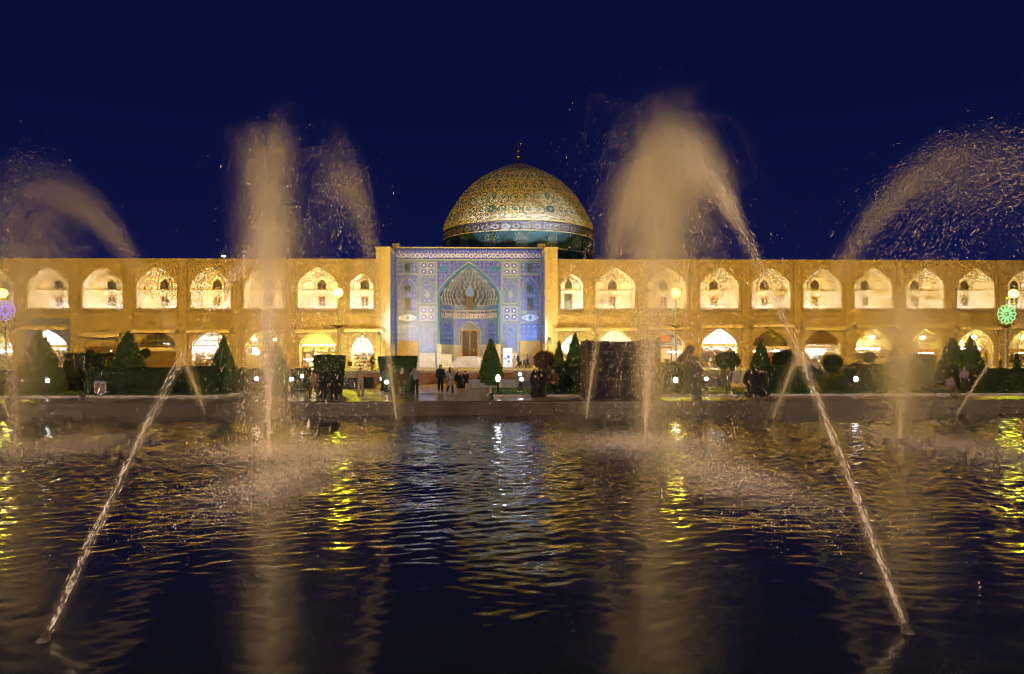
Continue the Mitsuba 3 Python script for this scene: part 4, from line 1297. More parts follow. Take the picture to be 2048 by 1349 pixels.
def floodlight(pos, target, colour, power, label, group=None, cone=38.0, post=None, weight=2.0, visible=6.0):
    """a small floodlight: housing, bracket, glowing front glass and the beam it throws"""
    k = thing('floodlight', label, 'floodlight', group)
    pos, target = np.array(pos, float), np.array(target, float)
    d = target - pos
    d /= np.linalg.norm(d)
    right_ = np.cross(d, [0, 0, 1.0])
    right_ /= np.linalg.norm(right_)
    up_ = np.cross(right_, d)
    R = np.stack([right_, d, up_], 1)

    def put(mesh):
        return trimesh.Trimesh(np.array(mesh.vertices) @ R.T + pos, mesh.faces, process=False)
    part(k, 'housing', put(rbox(-0.26, 0.26, -0.30, -0.05, -0.18, 0.18, 0.03)), 'iron')
    part(k, 'visor', put(MB().box(-0.27, 0.27, -0.05, 0.10, 0.185, 0.20).out()), 'iron')
    ln_ = part(k, 'lens', put(MB().box(-0.22, 0.22, -0.047, -0.03, -0.14, 0.14).out()), 'lamp_body')
    glow(ln_, np.array(colour) * visible, 0.1)
    m_ = MB().tube([pos - d * 0.18 + [0, 0, -0.15], pos - d * 0.18 + [0, 0, -0.45]], 0.035, 6)
    if post:
        m_.tube([[pos[0], pos[1] + 0.18, pos[2] - 0.4], [pos[0], pos[1] + 0.18, post]], 0.04, 6)
    part(k, 'post' if post else 'bracket', m_.out(), 'iron')
    o = pos + d * 0.12
    scene[k + '__beam'] = {'type': 'spot', 'to_world': aim(o, o + d), 'intensity': {'type': 'rgb', 'value': [float(c) * power for c in colour]}, 'cutoff_angle': float(cone), 'beam_width': float(cone * 0.55), 'sampling_weight': float(weight)}
    return k


COOL = (0.20, 0.52, 1.0)
floodlight((PX0 + 0.9, 103.2, 5.7), (AX - 1.0, PY, 9.0), COOL, 175, 'floodlight on a thin post before the left pier of the mosque', None, 62, TERR_Z, 3.0, 30)
floodlight((PX1 - 1.4, 104.3, 5.0), (AX + 1.0, PY, 9.0), COOL, 175, 'dark floodlight beside the right pier of the mosque', None, 62, TERR_Z, 3.0, 12)
floodlight((AX - 6.5, 99.5, TERR_Z + 0.65), (AX - 3.0, PY, 11.5), COOL, 200, 'low floodlight on the terrace facing the left half of the portal', 'low floodlights before the portal', 55, None, 3.0, 2)
floodlight((AX + 6.5, 99.5, TERR_Z + 0.65), (AX + 3.0, PY, 11.5), COOL, 200, 'low floodlight on the terrace facing the right half of the portal', 'low floodlights before the portal', 55, None, 3.0, 2)
GOLD = (1.0, 0.76, 0.26)
floodlight((PX0 - 2.0, 97.5, TERR_Z + 0.65), (PX0 - 1.5, WALL_Y, 9.0), GOLD, 560, 'low warm floodlight facing the brick left of the mosque', None, 60, None, 2.0, 2)
floodlight((PX1 + 2.0, 97.5, TERR_Z + 0.65), (PX1 + 1.5, WALL_Y, 9.0), GOLD, 560, 'low warm floodlight facing the brick right of the mosque', None, 60, None, 2.0, 2)
DL = (0.86, 1.0, 0.95)
for dx, tx, pw, lab in ((-6.5, -3.0, 480, 'floodlight on the portal roof left of the dome axis'), (0.5, 0.5, 800, 'floodlight on the portal roof below the middle of the dome'), (6.6, 4.0, 1000, 'floodlight on the portal roof beside the right corner block')):
    floodlight((DOME[0] + dx, 112.9, 17.98 if dx < 5 else 18.05), (DOME[0] + tx, 117.5, 29.0), DL, pw, lab, None, 50, None, 1.5, 14 if dx > 5 else 3)
p0 = at(446, 517, WALL_Y - 0.2)
floodlight((p0[0], WALL_Y + 0.1, WALL_TOP + 0.45), (p0[0] + 3, 95, 9), (1, 0.92, 0.75), 40, 'white floodlight on the roof edge of the left arcade', None, 50, None, 0.3, 30)

SODIUM = (1.0, 0.52, 0.0002)


def street_lamp(px, py_globe, Y, base_z, label, arm=0.0, power=3700.0, hidden=False, weight=6.0):
    p = at(px, py_globe, Y)
    k = thing('street_lamp', label, 'street lamp', 'tall street lamps with orange globes')
    x, z = p[0], p[2]
    px_ = x - arm
    part(k, 'pole', MB().lathe([(0.16, base_z), (0.16, base_z + 0.5), (0.10, base_z + 0.6), (0.075, z - 1.0), (0.05, z - 0.35), (0.03, z - 0.3)], (px_, Y, 0), 10).out(), 'galvanised', smooth=40)
    part(k, 'collar', MB().lathe([(0.05, 5.25), (0.45, 5.45), (0.45, 5.53), (0.06, 5.6)], (px_, Y, 0), 8).box(px_ - 0.9, px_ + 0.9, Y - 0.05, Y + 0.05, 5.53, 5.60).out(), 'iron')
    if arm:
        part(k, 'arm', MB().tube([[px_, Y, z - 0.6], [px_ + arm * 0.5, Y, z - 0.25], [x, Y, z - 0.30]], 0.035, 6).out(), 'iron')
    part(k, 'cup', MB().lathe([(0.04, z - 0.42), (0.16, z - 0.34), (0.20, z - 0.26)], (x, Y, 0), 10).out(), 'iron')
    gl = part(k, 'globe', MB().ball((x, Y, z), 0.42, 3).out(), 'lamp_body', smooth=True)
    glow(gl, np.array(SODIUM) * power, weight)
    return k


LAMP_Y = 78.0
street_lamp(677, 585, LAMP_Y, TERR_Z, 'tall street lamp with an orange globe in front of the left arcade')
street_lamp(1352, 587, LAMP_Y, TERR_Z, 'tall street lamp with an orange globe rising behind the covered stall')
street_lamp(5, 585, LAMP_Y, TERR_Z, 'street lamp at the left edge beside the blue neon flower', arm=-0.35)
street_lamp(2027, 590, LAMP_Y, TERR_Z, 'street lamp at the right edge above the green neon flower', arm=0.75)


# the same row of lamps on the near side of the square, behind the photographer
for i, xx in enumerate((-49.0, -15.5, 19.5, 53.0)):
    k = thing('street_lamp', f'street lamp on the near side of the square, {("first", "second", "third", "fourth")[i]} from the left', 'street lamp', 'tall street lamps with orange globes')
    z = 8.5
    part(k, 'pole', MB().lathe([(0.16, 0.004), (0.16, 0.5), (0.10, 0.6), (0.075, z - 1.0), (0.05, z - 0.35), (0.03, z - 0.3)], (xx, -14.0, 0), 10).out(), 'galvanised', smooth=40)
    part(k, 'cup', MB().lathe([(0.04, z - 0.42), (0.16, z - 0.34), (0.20, z - 0.26)], (xx, -14.0, 0), 10).out(), 'iron')
    gl = part(k, 'globe', MB().ball((xx, -14.0, z), 0.42, 3).out(), 'lamp_body', smooth=True)
    glow(gl, np.array((1.0, 0.67, 0.44)) * 4800, 5.0)


def neon_flower(px, py, Y, colour, label, r=0.95, petals=12):
    p = at(px, py, Y)
    k = thing('neon_flower', label, 'neon sign')
    for i in range(petals):
        inner = i >= petals
        a0 = 2 * np.pi * (i % petals + (0.5 if inner else 0)) / petals
        rr = r * (0.55 if inner else 1.0)
        s_ = np.linspace(0, np.pi, 12)
        loop = np.concatenate([np.stack([rr * (0.30 + 0.70 * (1 - np.cos(s_)) / 2), 0.21 * rr * np.sin(s_)], 1), np.stack([rr * (0.30 + 0.70 * (1 + np.cos(s_[1:-1])) / 2), -0.2 * rr * np.sin(s_[1:-1])], 1)])
        c, s2 = math.cos(a0), math.sin(a0)
        pts = np.stack([p[0] + loop[:, 0] * c - loop[:, 1] * s2, np.full(len(loop), Y - 0.12 - 0.04 * inner), p[2] + loop[:, 0] * s2 + loop[:, 1] * c], 1)
        e = part(k, 'petal', MB().tube(pts, 0.055, 6, closed=True).out(), 'lamp_body')
        glow(e, np.array(colour) * (1.0 if not inner else 0.75), 0.02)
    hub = part(k, 'hub', MB().ball((p[0], Y - 0.1, p[2]), 0.08, 2).out(), 'lamp_body')
    glow(hub, np.array(colour) * 0.6, 0.02)
    part(k, 'bracket', MB().tube([[p[0], Y - 0.1, p[2]], [p[0] - 0.02, Y + 0.12, p[2]]], 0.03, 5).out(), 'iron')


neon_flower(12, 620, LAMP_Y - 0.3, (0.0, 0.005, 1.1), 'blue neon flower on a lamp post at the left edge')
neon_flower(2012, 631, LAMP_Y - 0.3, (0.01, 0.75, 0.28), 'green neon flower on a lamp post at the right edge')
p = at(1349, 624, LAMP_Y - 0.3)
k = thing('neon_ring', 'small green neon ring with side scrolls on the middle lamp post', 'neon sign')
an = np.linspace(0, 2 * np.pi, 17)[:-1]
e = part(k, 'ring', MB().tube(np.stack([p[0] + 0.16 * np.cos(an), np.full(16, p[1]), p[2] + 0.26 * np.sin(an)], 1), 0.03, 5, closed=True).out(), 'lamp_body')
glow(e, (0.02, 0.8, 0.25), 0.02)
for s in (-1, 1):
    sa = np.linspace(0, 3.5, 14)
    e = part(k, 'scroll', MB().tube(np.stack([p[0] + s * (0.5 + 0.30 * np.cos(sa) * (1 - sa / 5)), np.full(14, p[1]), p[2] - 0.2 + 0.28 * np.sin(sa) * (1 - sa / 5)], 1), 0.02, 5).out(), 'lamp_body')
    glow(e, (0.5, 0.55, 0.12), 0.02)

# ---------------------------------------------------------------- planting
def leaves(pts, nrm, size, r):
    n = len(pts)
    d = nrm + r.normal(0, 0.55, (n, 3))
    d /= np.linalg.norm(d, axis=1, keepdims=True)
    a = np.cross(d, r.normal(0, 1, (n, 3)))
    a /= np.linalg.norm(a, axis=1, keepdims=True)
    b_ = np.cross(d, a)
    s = size * r.uniform(0.6, 1.4, (n, 1))
    v = np.stack([pts + a * s, pts + b_ * s * 0.5, pts - a * s, pts - b_ * s * 0.5], 1).reshape(-1, 3)
    k = np.arange(n)[:, None] * 4
    return v, np.vstack([k + [0, 1, 2], k + [0, 2, 3]])


def conifer(px, py_top, Y, half_px, label, z0=0.05, name='conical_tree', seed=0, power=0.85, bsdf='conifer_leaf', base_r=None):
    r = np.random.default_rng(100 + seed)
    top = at(px, py_top, Y)
    s = Y / F
    x, h, R = top[0], top[2] - z0, half_px * s
    k = thing(name, label, 'tree', 'clipped conical trees')
    part(k, 'trunk', MB().lathe([(0.11, z0), (0.09, z0 + 0.3), (0.05, z0 + h * 0.7)], (x, Y, 0), 8).out(), 'bark')
    n = int(2600 + 900 * h)
    t = 1 - np.sqrt(r.uniform(0, 1, n))
    ph = r.uniform(0, 2 * np.pi, n)
    lump = 0.86 + 0.22 * meshkit.noise(np.stack([np.cos(ph) * 3, np.sin(ph) * 3, t * h * 2.2], 1), seed) + r.normal(0, 0.035, n)

    def rad(t):
        return R * np.clip((1 - t) ** power, 0, 1) * np.clip(0.72 + t * 4, 0, 1)
    rr = rad(t) * lump
    pts = np.stack([x + rr * np.cos(ph), Y + rr * np.sin(ph), z0 + 0.12 + t * (h - 0.12) + r.normal(0, 0.03, n)], 1)
    nr = np.stack([np.cos(ph), np.sin(ph), np.full(n, 0.9)], 1)
    m_ = MB().add(*leaves(pts, nr, 0.085, r))
    # sprigs that stand off the outline and the feathery tip
    ns = 420
    t2, p2 = r.uniform(0.02, 1.0, ns), r.uniform(0, 2 * np.pi, ns)
    q = rad(t2) * r.uniform(0.95, 1.12, ns)
    base = np.stack([x + q * np.cos(p2), Y + q * np.sin(p2), z0 + t2 * h], 1)
    m_.add(*leaves(base + [0, 0, 0.05], np.stack([np.cos(p2), np.sin(p2), 0 * p2], 1), 0.12, r))
    tt = np.linspace(0.02, 0.97, 12)
    m_.lathe(np.stack([rad(tt) * 0.80, z0 + 0.15 + tt * (h - 0.3)], 1), (x, Y, 0), 16)
    part(k, 'crown', m_.out(), bsdf)
    return k


def hedge(px0, px1, py_top, Y, depth, label, z0=0.02, bulge=0.10, name='clipped_hedge', bsdf='hedge_leaf', seed=0, taper=0.0, round_=0.0):
    r = np.random.default_rng(300 + seed)
    a, b_ = at(px0, py_top, Y), at(px1, py_top, Y)
    x0, x1, z1 = a[0], b_[0], a[2]
    k = thing(name, label, 'hedge', 'dark clipped hedges')
    cx, w, h = (x0 + x1) / 2, (x1 - x0), z1 - z0
    n = int(min(9000, 420 * (w * h + w * depth + 2 * depth * h) + 600))
    u = r.uniform(-1, 1, (n, 3))
    face = r.choice(3, n, p=np.array([depth * h, w * h * 1.4, w * depth * 0.8]) / (depth * h + w * h * 1.4 + w * depth * 0.8))
    sg = np.where(r.uniform(size=n) < 0.5, -1, 1)
    sg = np.where(face == 2, 1, sg)
    u[np.arange(n), face] = sg
    zf = (u[:, 2] + 1) / 2
    sc = 1 - taper * (1 - zf)
    if round_:
        top = np.clip((zf - (1 - round_)) / round_, 0, 1)
        sc = sc * np.sqrt(np.clip(1 - top ** 2 * 0.85, 0.05, 1))
    pts = np.stack([cx + u[:, 0] * w / 2 * sc, Y + depth / 2 + u[:, 1] * depth / 2 * sc, z0 + zf * h], 1)
    nr = np.zeros((n, 3))
    nr[np.arange(n), face] = sg
    pts += nr * (bulge * (meshkit.noise(pts * 1.7, 5 + seed) - 0.5) * 2 + r.normal(0, 0.025, n))[:, None]
    m_ = MB().add(*leaves(pts, nr, 0.075, r))
    tb = 1 - taper
    v = [[cx + sx * w / 2 * 0.93 * (tb if sz < 0 else (0.6 if round_ else 1)), Y + depth / 2 + sy * depth / 2 * 0.9, z0 + h * (0.02 if sz < 0 else 0.95 - 0.25 * round_)] for sx in (-1, 1) for sy in (-1, 1) for sz in (-1, 1)]
    m_.add(v, [[0, 1, 3], [0, 3, 2], [4, 6, 7], [4, 7, 5], [0, 4, 5], [0, 5, 1], [2, 3, 7], [2, 7, 6], [0, 2, 6], [0, 6, 4], [1, 5, 7], [1, 7, 3]])
    part(k, 'foliage', m_.out(), bsdf)
    part(k, 'stem', MB().tube([[cx, Y + depth / 2, z0 - 0.02], [cx, Y + depth / 2, z0 + 0.4 * h]], 0.06, 6).out(), 'bark')
    return k


def ball_bush(px, py, Y, half_px, label, bsdf='hedge_leaf', stems=0, z0=0.02, seed=0, squash=0.85):
    r = np.random.default_rng(500 + seed)
    c = at(px, py, Y)
    R = half_px * Y / F
    k = thing('round_bush', label, 'bush')
    n = int(1500 + 900 * R * R)
    d = r.normal(0, 1, (n, 3))
    d /= np.linalg.norm(d, axis=1, keepdims=True)
    rad = R * (0.72 + 0.34 * meshkit.noise(d * 3 + seed, 3) + r.normal(0, 0.07, n)) * r.uniform(0.75, 1.0, n)
    pts = c + d * rad[:, None] * [1, 1, squash]
    m_ = MB().add(*leaves(pts, d, 0.085, r))
    m_.ball(c, R * 0.55, 2, (1, 1, squash))
    part(k, 'crown', m_.out(), bsdf)
    for i in range(max(1, stems)):
        a = 2 * np.pi * i / max(1, stems)
        o = 0.5 * R if stems > 1 else 0
        part(k, 'stem', MB().tube([[c[0] + 0.08 * math.cos(a), Y + 0.08 * math.sin(a), z0], [c[0] + o * 0.6 * math.cos(a), Y + o * 0.6 * math.sin(a), (z0 + c[2]) / 2], [c[0] + o * math.cos(a), Y + o * math.sin(a), c[2]]], [0.06, 0.045, 0.03], 6).out(), 'bark')
    return k


def lawn(x0, x1, y0, y1, label, seed):
    r = np.random.default_rng(700 + seed)
    k = thing('lawn', label, None, None, 'structure')
    part(k, 'soil', MB().box(x0, x1, y0, y1, 0.002, 0.035).out(), 'soil')
    n = int(min(26000, (x1 - x0) * (y1 - y0) * 260))
    xy = np.stack([r.uniform(x0, x1, n), y0 + (y1 - y0) * r.uniform(0, 1, n) ** 1.5], 1)
    h = r.uniform(0.05, 0.12, n)
    a = r.uniform(0, np.pi, n)
    dx, dy = 0.014 * np.cos(a), 0.014 * np.sin(a)
    lean = r.normal(0, 0.04, (n, 2))
    v = np.stack([np.stack([xy[:, 0] - dx, xy[:, 1] - dy, np.full(n, 0.03)], 1), np.stack([xy[:, 0] + dx, xy[:, 1] + dy, np.full(n, 0.03)], 1), np.stack([xy[:, 0] + lean[:, 0], xy[:, 1] + lean[:, 1], 0.035 + h], 1)], 1).reshape(-1, 3)
    m_ = MB().add(v, np.arange(3 * n).reshape(-1, 3))
    m_.box(x0 + 0.02, x1 - 0.02, y0 + 0.02, y1 - 0.02, 0.0355, 0.05)
    part(k, 'grass', m_.out(), 'grass_blade', kind='stuff')
    kb = MB()
    part(k, 'kerb', MB().box(x0 - 0.16, x1 + 0.16, y0 - 0.16, y0 - 0.002, 0.003, 0.13).out(), 'stone')
    for s in (x0 - 0.16, x1 + 0.002):
        part(k, 'kerb', MB().box(s, s + 0.158, y0 - 0.001, y1, 0.003, 0.129).out(), 'stone')


lawn(ground_at(-260, 793)[0], ground_at(440, 793)[0], 47.2, 60.0, 'dark lawn bed with hedges on the left of the paved way', 1)
lawn(ground_at(985, 795)[0], ground_at(2350, 795)[0], 46.5, 60.0, 'dark lawn bed with hedges on the right of the paved way', 2)


def planter(x0, x1, y, h, label, depth=0.5, bsdf='stone'):
    k = thing('planter_wall', label, 'wall', 'low stone walls of the planting beds')
    xx = x0
    while xx < x1 - 0.2:
        w = min(1.3, x1 - xx)
        part(k, 'block', rbox(xx + 0.008, xx + w - 0.008, y, y + depth, 0.052, 0.05 + h, 0.025), bsdf)
        xx += 1.3


planter(ground_at(940, 772)[0], ground_at(1420, 772)[0], 61.0, 0.62, 'pale low stone wall behind the lawn right of the steps')
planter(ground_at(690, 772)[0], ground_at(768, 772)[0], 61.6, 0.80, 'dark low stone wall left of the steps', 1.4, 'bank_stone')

conifer(79, 664, 53, 50, 'dark conical tree in front of the bright white shop arch on the left', seed=1, power=0.7)
conifer(257, 662, 56, 43, 'broad conical tree above the clipped hedge with the white sign', seed=2, power=0.72)
conifer(447, 674, 54, 36, 'conical tree half hidden by the left spray, left of the water column', seed=3)
conifer(553, 690, 54, 34, 'conical tree behind the left water column', seed=4)
conifer(982, 680, 61.8, 29, 'green conical tree standing right of the portal steps', seed=5, z0=0.1, power=0.75)
conifer(1118, 685, 57, 21, 'slim conical tree between the reddish bush and a taller tree', seed=6, power=0.9)
conifer(1150, 669, 57.5, 31, 'taller conical tree left of the covered stall', seed=7, power=0.8)
conifer(1522, 684, 56, 33, 'conical tree right of the multi stemmed bush', seed=8, power=0.8)
conifer(1788, 690, 56, 24, 'dark conical tree beside the yellow lit shop on the right', seed=9)
conifer(1905, 681, 56, 34, 'round topped conical tree near the right edge', seed=10, power=0.55)
conifer(1941, 677, 55, 36, 'pointed conical tree near the right edge', seed=11, power=0.75)
conifer(2034, 712, 55, 12, 'small conical tree at the right edge', seed=12)
hedge(-30, 38, 741, 51, 1.6, 'dark clipped hedge at the left edge', seed=1)
hedge(128, 207, 707, 58, 2.0, 'tall square hedge between the two left conical trees', seed=2)
hedge(166, 345, 737, 50.5, 2.2, 'long clipped hedge behind the white lawn sign', seed=3)
hedge(352, 432, 735, 52, 2.0, 'dark hedge beside the parked bicycles', seed=4)
hedge(436, 610, 738, 55, 1.8, 'long dark hedge behind the left water column', seed=15)
hedge(625, 684, 712, 50.5, 1.3, 'flat topped flaring bush behind the dark couple', taper=0.28, seed=5, bulge=0.06)
hedge(756, 831, 714, 54, 1.6, 'flat topped flaring bush left of the steps', taper=0.30, seed=6, bulge=0.06)
hedge(1098, 1176, 737, 51, 2.0, 'dark hedge behind the seated people in black', seed=7)
hedge(1150, 1330, 742, 54, 1.5, 'dark hedge behind the covered stall', seed=16)
hedge(1336, 1402, 726, 52.5, 2.0, 'dark rough hedge under the middle street lamp', seed=8, round_=0.4)
hedge(1528, 1632, 738, 51.5, 2.2, 'dark hedge right of the two seated figures', seed=9)
hedge(1640, 1900, 733, 54, 2.4, 'long dark hedge on the right below the yellow shops', seed=10, round_=0.25)
hedge(1958, 2120, 742, 52, 2.2, 'dark hedge at the right edge', seed=11)
ball_bush(1090, 722, 58, 26, 'reddish round bush left of the slim conical tree', 'red_leaf', 3, seed=1)
ball_bush(1455, 722, 55, 29, 'round bush on many thin stems before the bright clothes shop', 'hedge_leaf', 7, seed=2, squash=0.7)
ball_bush(1568, 720, 56, 26, 'dark round bush behind the hedge on the right', seed=3)
ball_bush(1738, 716, 55, 13, 'small ball of clipped leaves above the long hedge', seed=4)
ball_bush(181, 706, 57.5, 9, 'tiny clipped ball on top of the square hedge', seed=5)
ball_bush(292, 705, 60, 10, 'tiny clipped ball right of the broad conical tree', seed=6)
ball_bush(1665, 727, 57, 22, 'loose dark bush at the left end of the long right hedge', seed=7)
ball_bush(1840, 725, 57, 30, 'wide loose bush below the yellow grid window', seed=8, squash=0.6)

# ---------------------------------------------------------------- garden lamps
LED = (0.55, 0.80, 1.0)


def garden_lamp(px, py, Y, label, r=0.15, power=110.0, oval=1.0, weight=0.5):
    p = at(px, py, Y)
    k = thing('garden_lamp', label, 'garden lamp', 'small blue white garden lamps')
    part(k, 'post', MB().lathe([(0.16, 0.04), (0.16, 0.14), (0.075, 0.2), (0.06, p[2] - r * oval)], (p[0], Y, 0), 10).out(), 'iron', smooth=40)
    part(k, 'collar', MB().lathe([(0.05, p[2] - r * oval - 0.04), (0.11, p[2] - r * oval), (0.09, p[2] - r * oval * 0.8)], (p[0], Y, 0), 10).out(), 'galvanised')
    b_ = part(k, 'bulb', MB().ball(p, r, 2, (1, 1, oval)).out(), 'lamp_body', smooth=True)
    glow(b_, np.array(LED) * power, weight)


for px, py, Y, lb, o in ((95, 760, 48.6, 'garden lamp at the foot of the left conical tree', 1), (513, 757, 50, 'garden lamp just left of the water column', 1), (583, 758, 50, 'garden lamp just right of the water column', 1),
                         (604, 752, 54, 'garden lamp between the water column and the dark couple', 1), (764, 757, 56, 'upper of the two garden lamps beside the flaring bush', 1), (773, 764, 53, 'lower of the two garden lamps beside the flaring bush', 1),
                         (996, 757, 49, 'tall oval garden lamp in front of the green conical tree', 1.6), (1040, 749, 58, 'upper garden lamp left of the people in black', 1), (1043, 759, 54, 'lower garden lamp left of the people in black', 1),
                         (1351, 761, 47.6, 'bright garden lamp in front of the rough hedge', 1.15), (1413, 759, 53, 'garden lamp right of the barrel shaped viewer', 1), (1712, 760, 48, 'garden lamp on the right lawn', 1.1)):
    garden_lamp(px, py, Y, lb, oval=o, r=0.125 if o == 1 else 0.14)


# ---------------------------------------------------------------- people
def hull2(a, ra, b_, rb, seg=10):
    return m3.Manifold.batch_hull([m3.Manifold.sphere(ra, seg).translate(list(map(float, a))), m3.Manifold.sphere(rb, seg).translate(list(map(float, b_)))])


def smooth_mesh(parts_, edge=0.05, it=6):
    u = m3.Manifold.batch_boolean(parts_, m3.OpType.Add).refine_to_length(edge).to_mesh()
    t = trimesh.Trimesh(u.vert_properties[:, :3], u.tri_verts, process=True)
    trimesh.smoothing.filter_taubin(t, iterations=it)
    return t


STAND = dict(pel=(0, 0, 0.94), chest=(0, 0.01, 1.28), neck=(0, 0.0, 1.46), head=(0, 0.02, 1.60),
             sh=((-0.185, 0, 1.41), (0.185, 0, 1.41)), el=((-0.24, -0.03, 1.13), (0.24, -0.03, 1.13)), wr=((-0.25, 0.05, 0.89), (0.25, 0.05, 0.89)),
             hip=((-0.095, 0, 0.92), (0.095, 0, 0.92)), kn=((-0.11, 0.03, 0.50), (0.11, 0.03, 0.50)), an=((-0.12, 0.0, 0.08), (0.12, 0.0, 0.08)))
WALK = {**STAND, 'kn': ((-0.10, 0.17, 0.52), (0.10, -0.04, 0.49)), 'an': ((-0.11, 0.24, 0.10), (0.11, -0.26, 0.16)), 'wr': ((-0.25, -0.14, 0.90), (0.25, 0.20, 0.93))}
PHOTO = {**STAND, 'el': ((-0.30, 0.17, 1.24), (0.30, 0.17, 1.24)), 'wr': ((-0.09, 0.28, 1.52), (0.09, 0.28, 1.52))}
SIT = {**STAND, 'pel': (0, 0, 0.50), 'chest': (0, 0.06, 0.84), 'neck': (0, 0.10, 1.01), 'head': (0, 0.15, 1.14), 'sh': ((-0.185, 0.08, 0.96), (0.185, 0.08, 0.96)),
       'el': ((-0.26, 0.10, 0.70), (0.26, 0.10, 0.70)), 'wr': ((-0.10, 0.33, 0.62), (0.10, 0.33, 0.62)), 'hip': ((-0.10, 0.02, 0.49), (0.10, 0.02, 0.49)),
       'kn': ((-0.13, 0.44, 0.50), (0.13, 0.44, 0.50)), 'an': ((-0.12, 0.42, 0.08), (0.12, 0.42, 0.08))}
RIDE = {**STAND, 'pel': (0, 0, 0.95), 'chest': (0, 0.16, 1.24), 'neck': (0, 0.25, 1.40), 'head': (0, 0.31, 1.53), 'sh': ((-0.18, 0.22, 1.34), (0.18, 0.22, 1.34)),
        'el': ((-0.25, 0.36, 1.12), (0.25, 0.36, 1.12)), 'wr': ((-0.24, 0.58, 1.04), (0.24, 0.58, 1.04)), 'kn': ((-0.11, 0.34, 0.72), (0.11, 0.24, 0.52)), 'an': ((-0.11, 0.18, 0.36), (0.11, 0.10, 0.12))}


def hand(w, e, sgn):
    w, e = np.array(w, float), np.array(e, float)
    d = w - e
    d /= np.linalg.norm(d)
    sd = np.cross(d, [0, 1, 0.2])
    sd /= np.linalg.norm(sd)
    nm = np.cross(d, sd)
    ps = [hull2(w, 0.026, w + d * 0.08, 0.030, 8)]
    for i, (o, l) in enumerate(((-0.03, 0.062), (-0.01, 0.075), (0.01, 0.07), (0.03, 0.055))):
        k0 = w + d * 0.09 + sd * o
        k1 = k0 + d * l * 0.6 + nm * 0.012
        ps += [hull2(k0, 0.010, k1, 0.009, 6), hull2(k1, 0.009, k1 + d * l * 0.4 + nm * 0.022, 0.008, 6)]
    t0 = w + d * 0.03 + sd * 0.028 * sgn
    ps += [hull2(t0, 0.012, t0 + d * 0.045 + sd * 0.03 * sgn, 0.010, 6)]
    return ps


